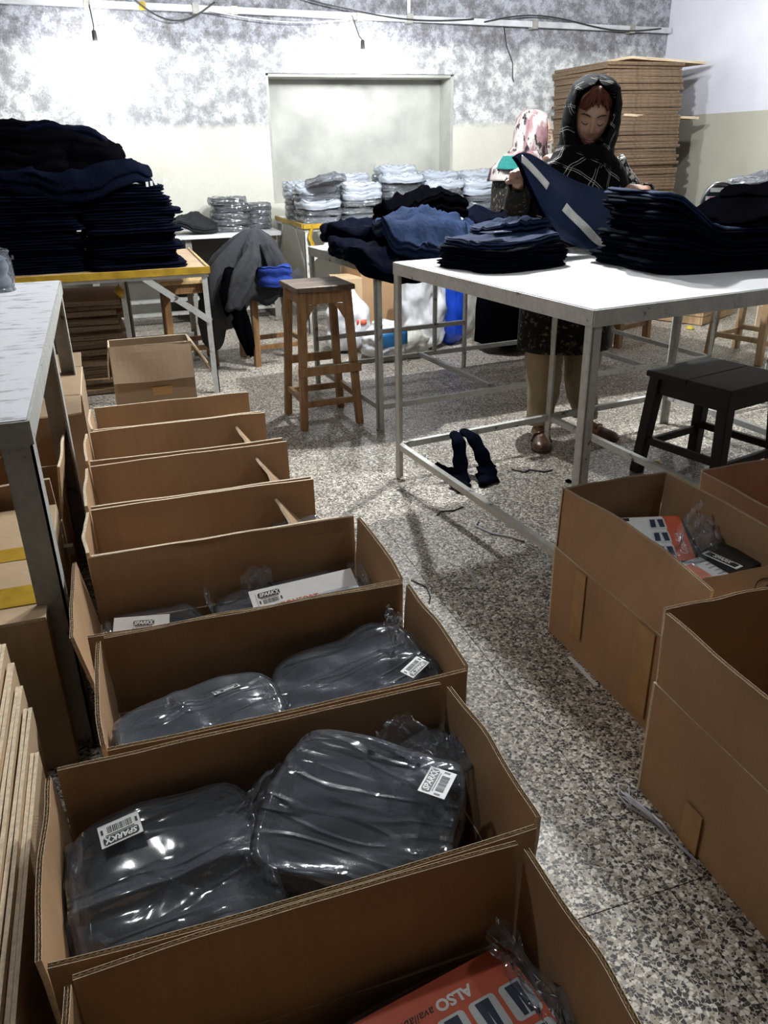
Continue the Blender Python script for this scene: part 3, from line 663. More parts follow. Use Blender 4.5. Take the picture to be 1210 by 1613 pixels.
def stack(cx, cy, z0, n, dz, label, group, rz=0, jit=.024, vs=JV, scale=None, lean=(0, 0), zs=None):
    for i in range(n):
        put(vs[random.randrange(len(vs))], (cx+random.uniform(-jit, jit)+lean[0]*i, cy+random.uniform(-jit, jit)+lean[1]*i, z0+i*dz), (random.uniform(-.01, .01), random.uniform(-.01, .01), rz+random.uniform(-.05, .05)+(math.pi if i % 2 else 0)), label, 'trousers', group, scale=scale)
    return z0+n*dz
ZY = .716
stack(.165, 4.985, ZY, 14, .0305, 'folded navy trousers, right column of the big left pile', 'jeans pile right column', lean=(-.003, .002))
stack(-.36, 4.985, ZY, 15, .0305, 'folded navy trousers, middle column of the big left pile', 'jeans pile left column')
stack(-.90, 4.985, ZY, 13, .0305, 'folded navy trousers, outer column of the big left pile', 'jeans pile outer column')
def mound(cx, cy, sx, sy, h, base):
    return lambda v: base+h*math.exp(-((v.x-cx)/sx)**2-((v.y-cy)/sy)**2)
def drape(name, loc, L, W, T, base, seed, mat, label, rz=0, amp=.014, ridge=.018, freq=7, cat='trousers', group=None, layers=2, p=3.5, n=88, clampz=None, rimmat=None):
    c, s = math.cos(rz), math.sin(rz)
    def bend(v):
        wv = Vector((loc[0]+v.x*c-v.y*s, loc[1]+v.x*s+v.y*c, v.z)); h = base(wv)
        return Vector((wv.x-loc[0], wv.y-loc[1], h+v.z-loc[2]))
    o = gar(L, W, T, seed, layers, amp, freq, bend, n, p, ridge=ridge, out=.09, hi=True, aniso=(math.cos(seed*1.9), math.sin(seed*1.9), 13, ridge*1.3)).build(name, mat, None, True); o.location = loc
    return tag(o, label, cat, group)
b1 = lambda v: 1.175-.16*smooth01((v.x-.20)/.35)**1.0-.03+.02*math.sin(v.x*9)-.35*smooth01((4.83-v.y)/.3)
drape('loose_trousers', (-.16, 5.0, 1.1), .95, .50, .10, b1, 3, 'navy', 'loose navy trousers spread over the columns of the big pile', amp=.02, ridge=.02)
b2 = lambda v: 1.235+.04*math.sin(3*v.x)-.10*smooth01((v.x-.05)/.25)-.3*smooth01((4.80-v.y)/.25)
drape('loose_trousers', (-.42, 5.02, 1.2), .78, .46, .11, b2, 5, 'black_cloth', 'black trousers slumped across the upper left of the big pile', amp=.018, ridge=.02)
b3 = lambda v: 1.305-.06*smooth01((v.x+.1)/.3)-.2*smooth01((v.x-.12)/.3)-.25*smooth01((4.83-v.y)/.25)
drape('loose_trousers', (-.32, 5.03, 1.3), .98, .42, .11, b3, 7, 'black_cloth', 'black trousers bunched below the crown of the big pile', amp=.018, ridge=.018)
b4 = lambda v: 1.37-.17*smooth01((v.x+.05)/.32)-.12*smooth01((v.x-.1)/.2)-.25*smooth01((4.85-v.y)/.25)
drape('loose_trousers', (-.30, 5.05, 1.4), 1.02, .40, .075, b4, 9, 'navy', 'topmost navy trousers crowning the big pile with a drooping leg', amp=.018, ridge=.015)
b5 = lambda v: 1.40-.12*smooth01((v.x+.18)/.28)
drape('loose_trousers', (-.52, 5.03, 1.4), .72, .40, .065, b5, 11, 'black_cloth', 'black bundle at the very top left of the big pile', amp=.012, ridge=.01)
drape('loose_trousers', (-.04, 5.0, 1.3), .46, .36, .16, lambda v: 1.19-.02*smooth01((v.x-.0)/.2), 13, 'black_cloth', 'black cloth wedged in the middle of the big pile', amp=.014, ridge=.014)
lab_host = [o for o in bpy.data.objects if o.get('group') == 'jeans pile right column'][-1]
for i in range(5): mobj('size_label', MB().box((0, 0, 0), (.013, .003, .024)).mesh('size_label', 'paper'), lab_host, (lab_host.matrix_basis.inverted() @ Vector((.27+i*.023, 4.765, 1.150+.004*i))))
# plastic wrapped garment at the left picture edge
ZL = .821
def bagged(name, loc, rz, L, W, T, seed, label, group=None, mat='black_garment', fmat='film', tilt=(0, 0), cat='bagged garment', tails=(), amp=.012, ridge=.016, grow=.012, layers=2, freq=9, fp=4.0):
    t = thing(name, label, cat, loc, rz, group); t.rotation_euler = (tilt[0], tilt[1], rz)
    gar(L-.012, W-.012, T-.016, seed, layers, .003, 6, p=4.5).build('garment', mat, t, True)
    mb = MB(); gar(L+2*grow, W+2*grow, T+grow*.7, seed+20, 1, amp*.8, freq*.6, p=fp, mb=mb, ridge=ridge*.35, n=96, out=.05, toponly=True, hi=True, aniso=(math.cos(seed), math.sin(seed), 7, ridge*.8))
    for k, (p0, p1, d, ln) in enumerate(tails):     # crumpled loose film: from edge p0-p1 outwards
        p0 = Vector(p0); p1 = Vector(p1); d = Vector(d)
        def fn(u, v):
            q = p0.lerp(p1, u)+d*ln*v*(1-.35*abs(2*u-1)**2)+Vector((0, 0, .022*nz(u*4+k, v*3, seed)+.018*(.3-abs(nz(u*6, v*4+k*3, seed+3)))))
            return q
        mb.grid(fn, 12, 8, 0)
    f = mb.build('plastic_film', fmat, t, True); return t
bagged('bagged_garment', (-.47, 3.60, ZL), R(10), .20, .30, .13, 41, 'glossy film-wrapped garment at the left edge of the work table', mat='grey_garment', tails=[((.10, -.1, .1), (.10, .12, .06), (.4, 0, .5), .06)])

# ------------------------------------------------------------------ trousers on the far table and packing table
ZF = .812
def fbase(h, e0=3.70, k=1.0):
    def f(v):
        # table front edge falls away at y = e
        e = e0+(v.x-1.2)*.10
        return h-.10*(1-math.exp(-k*max(0, e-v.y)*14))
    return f
def hb(*ms):
    return lambda v: max(m(v) for m in ms)
drape('loose_trousers', (1.38, 3.88, .85), .64, .54, .06, fbase(ZF, 3.70, 1.6), 21, 'navy', 'loose navy trousers hanging over the front left corner of the second table', amp=.022, ridge=.034)
drape('loose_trousers', (1.45, 4.22, .9), .74, .46, .07, fbase(ZF+.055), 23, 'navy', 'long navy trousers lying at the back left of the second table', rz=R(12), amp=.03, ridge=.04)
drape('loose_trousers', (1.47, 3.84, .95), .46, .40, .06, lambda v: ZF+.10+.05*math.exp(-((v.x-1.48)/.14)**2-((v.y-3.95)/.15)**2)-.13*(1-math.exp(-16*max(0, 3.715+(v.x-1.2)*.1-v.y))), 25, 'navy_lit', 'navy trousers, painted lit, folded to a peak on top of the second table heap', rz=R(-8), amp=.02, ridge=.034)
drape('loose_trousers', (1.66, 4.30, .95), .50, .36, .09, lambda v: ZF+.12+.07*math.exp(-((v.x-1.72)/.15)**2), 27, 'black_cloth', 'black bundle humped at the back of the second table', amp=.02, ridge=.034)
drape('loose_trousers', (1.86, 4.04, .9), .52, .44, .06, lambda v: ZF+.01+.02*math.sin(v.x*8), 29, 'navy_lit', 'crumpled navy trousers, painted lit blue, in the middle of the second table', rz=R(20), amp=.03, ridge=.042)
drape('loose_trousers', (2.12, 4.16, .95), .50, .44, .06, lambda v: ZF+.05+.03*math.sin(v.x*7), 31, 'navy', 'rumpled navy trousers at the right of the second table', rz=R(-15), amp=.03, ridge=.04)
drape('loose_trousers', (2.30, 4.22, .97), .36, .30, .05, lambda v: ZF+.12, 33, 'black_cloth', 'small black bundle beside the far woman', amp=.025, ridge=.034)
# short stack of folded trousers on the packing table's left end
ZR = .902
JS = [gar(.40, .36, .025, 60+i, 3, .008, 8, p=4.5, out=.08, rim=.05).mesh('folded_trousers', 'navy', True) for i in range(3)]
for i in range(3): put(JS[i % 3], (1.385+.006*i, 2.76+.008*i, ZR+.024*i), (0, 0, R(12)+random.uniform(-.06, .06)), 'folded navy trousers in the short stack on the white table', group='short trouser stack')
def flap_up(v): return ZR+.125+.045*smooth01((v.x-1.40)/.25)+.03*smooth01((v.y-2.75)/.2)
drape('folded_trousers', (1.40, 2.80, 1.0), .38, .34, .025, lambda v: ZR+.070+.012*smooth01((v.x-1.4)/.2), 63, 'navy_lit', 'folded navy trousers, painted lit blue, with a white logo patch on the short stack', rz=R(14), amp=.01, ridge=.01)
drape('folded_trousers', (1.50, 2.92, 1.05), .30, .24, .028, lambda v: ZR+.098+.012*math.sin((v.x-1.4)*7), 65, 'navy_lit', 'navy trousers, painted lit blue, bent over the back of the short stack', rz=R(10), amp=.016, ridge=.016)
lg = thing('logo_patch', 'pocket patch with small white lettering on the short stack', 'patch', (1.325, 2.70, ZR+.122), R(12))
MB().box((0, 0, 0), (.105, .06, .004)).build('pocket_flap', 'navy_lit', lg, bevel=.002)
mobj('lettering', text_mesh('SPARK', .014, 'paper', .2), lg, (.005, -.012, .0035))
# tall stack on the right of the packing table : long folded trousers that rise to the right
def rbend(v): 
    return Vector((v.x, v.y, v.z+.0*v.x))
def long_bend(dip, rise):
    def f(v): return Vector((v.x, v.y, v.z-dip*smooth01((v.x+.48)/.22)))
    return f
NL = 13
for i in range(NL):
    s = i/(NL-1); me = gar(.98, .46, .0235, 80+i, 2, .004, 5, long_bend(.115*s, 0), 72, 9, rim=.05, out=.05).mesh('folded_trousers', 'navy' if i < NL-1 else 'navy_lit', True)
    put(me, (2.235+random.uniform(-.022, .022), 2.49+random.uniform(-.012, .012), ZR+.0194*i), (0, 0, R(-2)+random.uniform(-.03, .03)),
        'folded navy trousers in the tall stack on the white table' if i < NL-1 else 'topmost navy trousers, painted lit blue, dipping in the middle of the tall right stack', group='tall right trouser stack' if i < NL-1 else None)
def rslope(h): return lambda v: 1.034+h+.085*smooth01((v.x-2.0)/.28)
drape('loose_trousers', (2.47, 2.44, 1.2), .90, .40, .022, rslope(.0), 121, 'black_cloth', 'black trousers sloping up over the right end of the tall stack', amp=.008, ridge=.008, p=6)
drape('loose_trousers', (2.58, 2.45, 1.2), .78, .37, .020, rslope(.015), 123, 'black_cloth', 'upper black trousers on the raised right end of the tall stack', amp=.008, ridge=.008, p=6)
drape('loose_trousers', (2.76, 2.45, 1.25), .56, .35, .020, rslope(.028), 125, 'navy', 'topmost dark navy trousers at the far right of the tall stack', amp=.014, ridge=.016, p=6)

# ------------------------------------------------------------------ bagged packs on the stock table and bench
random.seed(12)
PK = []
for i, g in enumerate(('grey_garment', 'charcoal', 'grey_garment', 'charcoal')):
    PK.append((gar(.29, .29, .034, 150+i, 2, .006, 7, p=4).mesh('garment', g, True), gar(.335, .325, .048, 160+i, 1, .010, 11, p=4, ridge=.022, n=72, out=.10, hi=True, aniso=(math.cos(i), math.sin(i), 14, .02)).mesh('plastic_film', 'film_milky', True)))
WF = gar(.335, .325, .050, 169, 1, .012, 11, p=4, ridge=.026, n=72, out=.11, hi=True, aniso=(.6, .8, 14, .024)).mesh('plastic_film', 'film_white', True)
def pack(loc, rz, label, group, i, s=1.0, tilt=0, white=False):
    t = thing('bagged_pack', label, 'bagged garment', loc, rz, group); t.rotation_euler = (tilt, random.uniform(-.03, .03), rz); t.scale = (s, s, 1)
    g, f = PK[i]; mobj('garment', g, t); mobj('plastic_film', WF if white else f, t, (0, 0, -.002)); return t
cols = [(1.585, 6.30, 5, 'leftmost front column'), (1.93, 6.32, 5, 'second front column'), (2.27, 6.34, 6, 'third front column'), (2.60, 6.30, 5, 'fourth front column'), (2.93, 6.32, 5, 'fifth front column'), (3.22, 6.30, 4, 'last front column'),
        (1.60, 6.72, 5, 'rear left column'), (1.98, 6.74, 6, 'rear second column'), (2.36, 6.75, 7, 'rear third column'), (2.74, 6.74, 6, 'rear fourth column'), (3.12, 6.72, 6, 'rear last column')]
for cx, cy, n, nm in cols:
    for i in range(n):
        pack((cx+random.uniform(-.02, .02), cy+random.uniform(-.03, .03), .803+.052*i), random.uniform(-.12, .12)+(math.pi if random.random() < .5 else 0), 'clear-bagged garment in the %s on the stock table' % nm, 'packs, '+nm, random.randrange(4), white=(i == n-1 or random.random() < (.35 if cx > 2.2 else .1)))
for i in range(5): pack((1.03+random.uniform(-.015, .015), 7.07, .703+.052*i), random.uniform(-.08, .08), 'clear-bagged dark garment, taller stack on the wall bench', 'packs, bench tall stack', 1+2*(i % 2), .95)
for i in range(4): pack((1.28+random.uniform(-.01, .01), 7.14, .703+.05*i), random.uniform(-.08, .08), 'bagged dark garment in the lower stack on the wall bench', 'packs, bench low stack', 3, .62)
pack((1.62, 6.14, 1.066), R(30), 'crumpled silver bag slipping off the front left corner of the packs', None, 0, .8, -.25)
drape('black_cloth', (.70, 7.02, .75), .42, .38, .05, lambda v: .702+.12*math.exp(-((v.x-.76)/.10)**2-((v.y-7.05)/.12)**2)+.06*math.exp(-((v.x-.60)/.08)**2), 171, 'charcoal', 'black cloth rumpled to two peaks on the left of the wall bench', cat='cloth', amp=.015, ridge=.02)

# ------------------------------------------------------------------ coat and blue cloth on the back stool
def coat():
    t = thing('grey_coat', 'grey and black coat thrown over the wooden stool, one side hanging to the floor', 'coat', (.90, 5.33, .52))
    mb = MB(); rings = []; NN = 96
    for i, (z, rx, ry, cx) in enumerate(((.335, .012, .012, .0), (.325, .04, .03, 0), (.29, .08, .06, -.005), (.24, .115, .10, -.01), (.18, .15, .14, -.02), (.11, .185, .17, -.03), (.05, .21, .19, -.04), (.01, .225, .205, -.05), (-.05, .235, .21, -.05), (-.09, .225, .20, -.055))):
        ring = []
        for k in range(NN):
            a = 2*math.pi*k/NN; f = 1+(.07+.15*min(1, i/4))*(math.sin(7*a+.35*i)*.7+nz(math.cos(a)*2.5, math.sin(a)*2.5, i*.35)*1.2)
            hang = max(0, math.cos(a-R(205)))**3*(1 if i >= 6 else 0)*(i-5)*.07+(.03*math.sin(9*a) if i >= 7 else 0); lift = max(0, math.cos(a-R(20)))*(.05 if i >= 7 else 0)
            ring.append(Vector((1.3*(cx+rx*f*math.cos(a))+.01, ry*f*math.sin(a), z-hang+lift)))
        rings.append(ring)
    mb.rings(rings, caps=False); mb.build('body', 'grey_coat', t, True, solid=.006)
    def flat(pts, ws, th, nm, mat):
        mb = MB(); pp, ww = smooth_t(pts, ws); rg = []
        for i, (p, w) in enumerate(zip(pp, ww)): rg.append([p+Vector((w*math.cos(a)*(1+.1*math.sin(3*a+i*.5)), th*math.sin(a)*(1+.3*math.sin(5*a+i*.4)), .01*math.sin(4*a+i))) for a in [2*math.pi*k/28 for k in range(28)]])
        mb.rings(rg); mb.build(nm, mat, t, True)
    flat([(-.16, -.16, .12), (-.19, -.20, .0), (-.17, -.215, -.12), (-.14, -.215, -.25), (-.11, -.21, -.36), (-.10, -.20, -.42)], [.05, .075, .07, .055, .04, .02], .028, 'sleeve', 'black_cloth')
    flat([(-.02, -.10, .27), (-.05, -.17, .18), (-.10, -.21, .08), (-.15, -.225, -.03), (-.19, -.225, -.12)], [.03, .06, .075, .07, .05], .03, 'sleeve', 'grey_coat')
    flat([(.06, -.09, .24), (.09, -.17, .16), (.12, -.20, .07), (.13, -.205, .01)], [.03, .05, .05, .035], .025, 'lapel', 'charcoal')
    return t
def smooth_t(pts, rs, k=5):
    P_ = [Vector(p) for p in pts]; out = []; ro = []
    for i in range(len(P_)-1):
        for q in range(k): out.append(P_[i].lerp(P_[i+1], q/k)); ro.append(rs[i]+(rs[i+1]-rs[i])*q/k)
    return out+[P_[-1]], ro+[rs[-1]]
coat()
gar(.22, .13, .11, 191, 2, .025, 9, None, 64, 2.6, ridge=.03, hi=True).build('bc', 'blue_cloth', None, True).name = 'blue_cloth'
bc = bpy.data.objects['blue_cloth']; bc.location = (1.0, 5.15, .522); tag(bc, 'bright blue cloth ball on the stool beneath the grey coat', 'cloth')
# ------------------------------------------------------------------ stickers, leaflets and bagged garments in the cartons
def sticker(parent, loc, rot, w=.062, h=.040, txt='SPARK'):
    s = MB().box((0, 0, 0), (w, h, .0008)).build('sticker', 'paper', parent); s.location = loc; s.rotation_euler = rot
    mb = MB(); rr = []
    bw, bh, r = w*.86, h*.34, h*.10
    for cx, cy, a0 in ((1, 1, 0), (-1, 1, 90), (-1, -1, 180), (1, -1, 270)):
        for k in range(4): a = R(a0+30*k); rr.append((cx*(bw/2-r)+r*math.cos(a), h*.26+cy*(bh/2-r)+r*math.sin(a)))
    mb.add([(x, y, .0005) for x, y in rr]+[(x, y, .0010) for x, y in rr], [tuple(range(16, 32))]+[(i, (i+1) % 16, 16+(i+1) % 16, 16+i) for i in range(16)])
    mb.build('logo_band', 'ink', s)
    mobj('lettering', text_mesh(txt, bh*.95, 'paper', .25, .0002, .0004), s, (-bw*.10, h*.255, .0013))
    mb = MB()
    for sg in (-1, 1): mb.bar((bw*.30, h*.26-sg*bh*.42, .0013), (bw*.44, h*.26+sg*bh*.42, .0013), .0022, .0004)
    mb.build('cross_mark', 'paper', s)
    random.seed(2); x = -w*.30; mb = MB()
    while x < w*.30:
        b = random.choice((.0006, .0009, .0014)); mb.box((x, -h*.20, .0006), (b, h*.30, .0004)); x += b+random.choice((.0007, .0011, .0016))
    mb.build('barcode', 'ink', s)
    mb = MB()
    for sx in (-1, 1): mb.box((sx*w*.42, -h*.18, .0006), (w*.055, h*.22, .0004))
    mb.box((0, h*.03, .0006), (w*.7, .0012, .0004)); mb.build('small_print', 'ink', s)
    return s
def film_tail(name, parent, pts, mat='film', seed=0, cr=.012):
    """crumpled sheet of film through a 3x3-ish net of points (rows of points)"""
    rows = [[Vector(p) for p in r] for r in pts]; nr, nc = len(rows), len(rows[0]); mb = MB()
    def fn(u, v):
        a = v*(nr-1); i = min(int(a), nr-2); fa = a-i; b = u*(nc-1); j = min(int(b), nc-2); fb = b-j
        p = rows[i][j].lerp(rows[i][j+1], fb).lerp(rows[i+1][j].lerp(rows[i+1][j+1], fb), fa)
        q = Vector((nz(u*5+seed, v*5, 1), nz(u*5, v*5+seed, 2), nz(u*5, v*5, 3+seed)))*cr
        return p+q+Vector((0, 0, cr*1.6*(.3-abs(nz(u*4+seed, v*6, 7)))))
    mb.grid(fn, 18, 14); return mb.build(name, mat, parent, True)
# carton G
g1 = bagged('bagged_garment', (-.03, .875, .275), R(4), .26, .285, .085, 201, 'glossy bagged black garment at the left of the big-bag carton', tilt=(R(9), R(-6)), ridge=.036, amp=.022, freq=7, grow=.016, fp=5)
sticker(g1, (-.055, .105, .112), (R(2), 0, R(184)), .060, .040)
film_tail('film_edge', g1, [[(-.10, -.12, .06), (-.135, 0, .09), (-.11, .12, .10)], [(-.155, -.14, .02), (-.165, 0, .06), (-.16, .13, .09)]], seed=3)
g2 = bagged('bagged_garment', (.245, .885, .275), R(-33), .275, .245, .12, 211, 'large glossy bagged black garment at the right of the big-bag carton', tilt=(R(9), R(4)), ridge=.030, amp=.018, freq=6, fp=6)
sticker(g2, (.100, .060, .155), (R(-2), R(12), R(-99)+math.pi), .060, .042)
film_tail('film_edge', g2, [[(-.14, -.10, .09), (-.14, -.02, .12), (-.14, .06, .13)], [(-.205, -.07, .07), (-.20, -.03, .09), (-.18, .02, .11)]], seed=5)
film_tail('film_edge', g2, [[(-.02, .10, .14), (.03, .11, .14), (.08, .10, .13)], [(.0, .145, .175), (.03, .15, .185), (.09, .135, .165)]], seed=7)
bagged('bagged_garment', (.395, .965, .30), R(20), .09, .10, .06, 215, 'small bagged black bundle in the far right corner of the big-bag carton', tails=[((.04, -.03, .05), (.04, .04, .05), (.3, .2, .8), .05)])
gl = gar(.58, .29, .25, 221, 5, .004, 5, p=8).build('folded_trousers', 'black_garment', None, True); gl.location = (.13, .882, .008); tag(gl, 'black folded trousers filling the bottom of the big-bag carton', 'trousers')
# carton F
f1 = bagged('bagged_garment', (.04, 1.185, .31), R(8), .28, .15, .075, 231, 'bagged dark roll at the left of the low-bag carton', ridge=.014, tails=[((.12, -.05, .04), (.11, .05, .05), (.8, .1, .0), .06)])
sticker(f1, (.06, .045, .088), (R(20), 0, R(186)), .050, .022)
f2 = bagged('bagged_garment', (.345, 1.235, .30), R(9), .29, .23, .07, 241, 'bagged dark garment filling the right of the low-bag carton', tilt=(R(8), R(-6)), ridge=.02, amp=.016)
sticker(f2, (.10, -.055, .097), (0, R(-5), R(205)), .055, .030)
film_tail('film_edge', f2, [[(.10, .02, .08), (.11, .09, .09)], [(.135, .05, .12), (.13, .11, .12)]], seed=9)
gl = gar(.58, .29, .28, 251, 5, .004, 5, p=8).build('folded_trousers', 'black_garment', None, True); gl.location = (.195, 1.242, .008); tag(gl, 'black folded trousers under the low bags', 'trousers')
# leaflets
def leaflet(label, loc, rot, w, h, name='leaflet', group=None):
    t = thing(name, label, 'leaflet', loc, 0, group); t.rotation_euler = rot
    MB().box((0, 0, 0), (w, h, .0016)).build('sheet', 'paper', t); return t
def pants(mb, cx, cy, s, z, lean=0):
    for sg in (-1, 1): mb.add([(cx-.30*s*sg*0-.02*s, cy+.5*s, z), (cx+sg*.24*s, cy+.5*s, z), (cx+sg*.20*s+lean*s, cy-.5*s, z), (cx+sg*.04*s+lean*s, cy-.5*s, z)] if sg > 0 else
               [(cx-.24*s, cy+.5*s, z), (cx+.02*s, cy+.5*s, z), (cx-.03*s+lean*s, cy-.5*s, z), (cx-.19*s+lean*s, cy-.5*s, z)], [(0, 1, 2, 3)])
def rrect(mb, cx, cy, w, h, r, z):
    rr = []
    for sx, sy, a0 in ((1, 1, 0), (-1, 1, 90), (-1, -1, 180), (1, -1, 270)):
        for k in range(4): a = R(a0+30*k); rr.append((cx+sx*(w/2-r)+r*math.cos(a), cy+sy*(h/2-r)+r*math.sin(a), z))
    mb.add(rr, [tuple(range(16))])
# carton H : red leaflet, printed side up and upside down to the viewer
Lh = leaflet('red printed leaflet with trouser pictures in the nearest carton', (.268, .550, .322), (R(-2), R(-3), R(8)), .225, .17)
MB().box((0, 0, .0011), (.225, .17, .0006)).build('red_ground', 'red_print', Lh)
mobj('lettering', text_mesh('ALSO', .021, 'paper', 0, .0002, .0008), Lh, (.018, .052, .0018), (0, 0, math.pi))
mobj('lettering', text_mesh('available', .016, 'ink', .3, .0002), Lh, (-.037, .051, .0018), (0, 0, math.pi))
for i in range(5):
    mb = MB(); cx = -.088+.0445*i; rrect(mb, cx, .010, .038, .05, .006, .0016); c = mb.build('picture', 'card_grey_print', Lh)
    mb = MB(); pants(mb, cx, .010, .042, .0019); mb.build('trouser_print', 'photo_navy', c)
    mb = MB(); rrect(mb, cx, -.050, .038, .05, .006, .0016); c = mb.build('picture', 'card_grey_print', Lh)
    mb = MB(); pants(mb, cx, -.050, .042, .0019); mb.build('trouser_print', 'photo_navy', c)
h1 = bagged('bagged_garment', (.25, .53, .165), R(8), .26, .24, .12, 261, 'bagged garment under the red leaflet in the nearest carton', ridge=.008, amp=.005)
film_tail('film_edge', h1, [[(.11, -.1, .14), (.12, 0, .165), (.10, .10, .175)], [(.15, -.1, .13), (.155, 0, .17), (.135, .115, .19)]], seed=11, cr=.018)
bagged('bagged_garment', (-.03, .50, .20), R(0), .20, .24, .085, 265, 'dark bagged garment left of the red leaflet', tails=[((.10, .02, .07), (.10, .10, .07), (.5, .2, .5), .05)])
# carton E : stickers and papers
E1 = leaflet('white leaflet with orange corner at the left of the leaflet carton', (-.050, 1.56, .340), (R(32), R(0), R(-12)), .12, .11)
MB().box((-.02, -.035, .0012), (.08, .03, .0006)).build('red_block', 'red_pale', E1); sticker(E1, (0.005, .028, .0013), (0, 0, 0), .052, .036)
E2 = leaflet('long white leaflet with red COMF lettering in the leaflet carton', (.335, 1.615, .335), (R(30), 0, R(6)), .26, .10)
mobj('lettering', text_mesh('COMFORT', .020, 'red_print', 0, .0002, .0005), E2, (-.02, -.004, .0012)); mobj('lettering', text_mesh('Basic', .016, 'ink', .2, .0002), E2, (-.02, -.026, .0012))
sticker(E2, (-.085, .022, .0013), (0, 0, R(2)), .062, .040)
def clear_bag(label, loc, rot, rows, seed, mat='film', cat='plastic bag', name='plastic_bag', cr=.015):
    t = thing(name, label, cat, loc, 0); t.rotation_euler = rot; film_tail('film_sheet', t, rows, mat, seed, cr)
    return t
bagged('bagged_garment', (.30, 1.585, .235), R(3), .36, .26, .085, 271, 'bagged garment beneath the long white leaflet', ridge=.02, amp=.012, tails=[((-.10, .12, .09), (-.02, .13, .09), (0, .3, .9), .06), ((-.18, .05, .08), (-.17, .12, .09), (-.3, .2, .7), .06), ((.16, .1, .09), (.18, 0, .09), (.2, .2, .8), .06)])
bagged('bagged_garment', (-.02, 1.58, .235), R(-4), .20, .26, .075, 275, 'bagged garment under the orange-cornered leaflet', ridge=.02, tails=[((-.09, .05, .08), (-.09, -.08, .08), (-.2, .0, .9), .06)])
bagged('bagged_garment', (.385, 1.90, .30), R(3), .13, .15, .06, 281, 'bagged grey piece at the right end of the fourth carton', mat='charcoal', ridge=.02)
# carton on the right with leaflets
def right_leaf():
    a = leaflet('white and red leaflet with trouser photos leaning in the right leaflet carton', (1.25, 1.60, .335), (R(10), R(-4), R(-24)), .24, .20)
    MB().box((.098, 0, .0012), (.046, .20, .0006)).build('red_margin', 'red_print', a); MB().box((-.10, .0, .0012), (.035, .15, .0006)).build('red_margin', 'red_pale', a)
    MB().box((-.06, .09, .0012), (.09, .014, .0006)).build('black_strip', 'ink', a)
    for i in range(3):
        mb = MB(); rrect(mb, .055, .065-.062*i, .045, .052, .005, .0016); c = mb.build('picture', 'card_grey_print', a)
        mb = MB(); mb.add([(.038, .085-.062*i, .002), (.052, .085-.062*i, .002), (.050, .048-.062*i, .002), (.036, .048-.062*i, .002)], [(3, 2, 1, 0)]); mb.add([(.058, .085-.062*i, .002), (.073, .085-.062*i, .002), (.073, .048-.062*i, .002), (.060, .048-.062*i, .002)], [(3, 2, 1, 0)]); mb.build('trouser_print', 'photo_navy', c)
    mb = MB(); rrect(mb, -.045, .04, .055, .035, .008, .0014); rrect(mb, -.01, -.05, .05, .04, .012, .0014); mb.build('photo_print', 'photo_grey', a)
    mobj('lettering', text_mesh('Comfort', .026, 'paper', .3, .0002), a, (.099, -.03, .0018), (0, 0, R(90)))
    b = leaflet('white leaflet with red boxes in the front of the right leaflet carton', (1.25, 1.36, .345), (R(6), R(2), R(12)), .25, .13)
    for i in range(3): MB().box((-.085+.047*i, .02, .0012), (.040, .06, .0006)).build('red_block', 'red_pale', b)
    mb = MB()
    for i in range(6): mb.box((.07+.006*(i % 2), .045-.014*i, .0012), (.04, .004, .0005))
    mb.build('fine_print', 'photo_grey', b)
    k = thing('garment_box', 'small black box with white-banded logo in the right leaflet carton', 'box', (1.37, 1.40, .335), R(14))
    MB().box((0, 0, .012), (.10, .13, .024)).build('box_body', 'black_plastic', k, bevel=.003)
    MB().box((-.035, 0, .0245), (.026, .10, .001)).build('logo_band', 'paper', k); MB().box((-.035, 0, .0252), (.019, .085, .001)).build('logo_ground', 'ink', k)
    mobj('lettering', text_mesh('SPARK', .017, 'paper', .2, .0002, .0004), k, (-.035, 0, .0262), (0, 0, R(-90)))
right_leaf()
bagged('bagged_garment', (1.245, 1.57, .205), R(2), .26, .30, .11, 291, 'bagged garment under the white and red leaflet on the right', ridge=.01, amp=.006)
bagged('bagged_garment', (1.245, 1.29, .21), R(2), .26, .22, .115, 295, 'bagged garment under the red-boxed leaflet on the right', ridge=.012, amp=.008)
clear_bag('loose clear bag sticking up between the leaflets on the right', (1.31, 1.47, .345), (0, 0, R(20)), [[(-.11, -.05, 0), (0, -.05, .01), (.10, -.04, 0)], [(-.09, 0, .03), (0, 0, .05), (.08, .02, .06)], [(-.02, .04, .05), (.05, .05, .09), (.09, .05, .10)]], 5)
clear_bag('crumpled clear bag tip beside the black box', (1.37, 1.50, .35), (0, 0, 0), [[(-.04, -.04, 0), (.03, -.04, 0)], [(-.03, .02, .05), (.03, .03, .06)]], 8)
bagged('bagged_garment', (1.13, .80, .10), R(0), .28, .5, .06, 299, 'bagged garment deep inside the dark foreground carton', ridge=.012)
# handwritten 2 in a ring on the folded-in short front flap
ci = [o for o in bpy.data.objects if o.get('label', '').startswith('open carton on the right with leaflets')][0]
_a = R(35); _v = Vector((0, math.sin(_a), math.cos(_a))); _n = Vector((0, -math.cos(_a), math.sin(_a)))
_p = Vector((.055, -.305+.004, .2765))+_v*.115+_n*.0075
hw = mobj('handwritten_numeral', text_mesh('2', .055, 'ink', .25, .0003, -.0006), ci, _p, (R(55), 0, 0)); hw['label'] = 'handwritten black number two'
mb = MB(); mb.tube([(.034*math.cos(a*.29)*1.05-.002, .036*math.sin(a*.29), 0) for a in range(2, 21)], .0011, 5); o = mb.build('handwritten_ring', 'ink', ci, loc=_p); o.rotation_euler = (R(55), 0, 0)
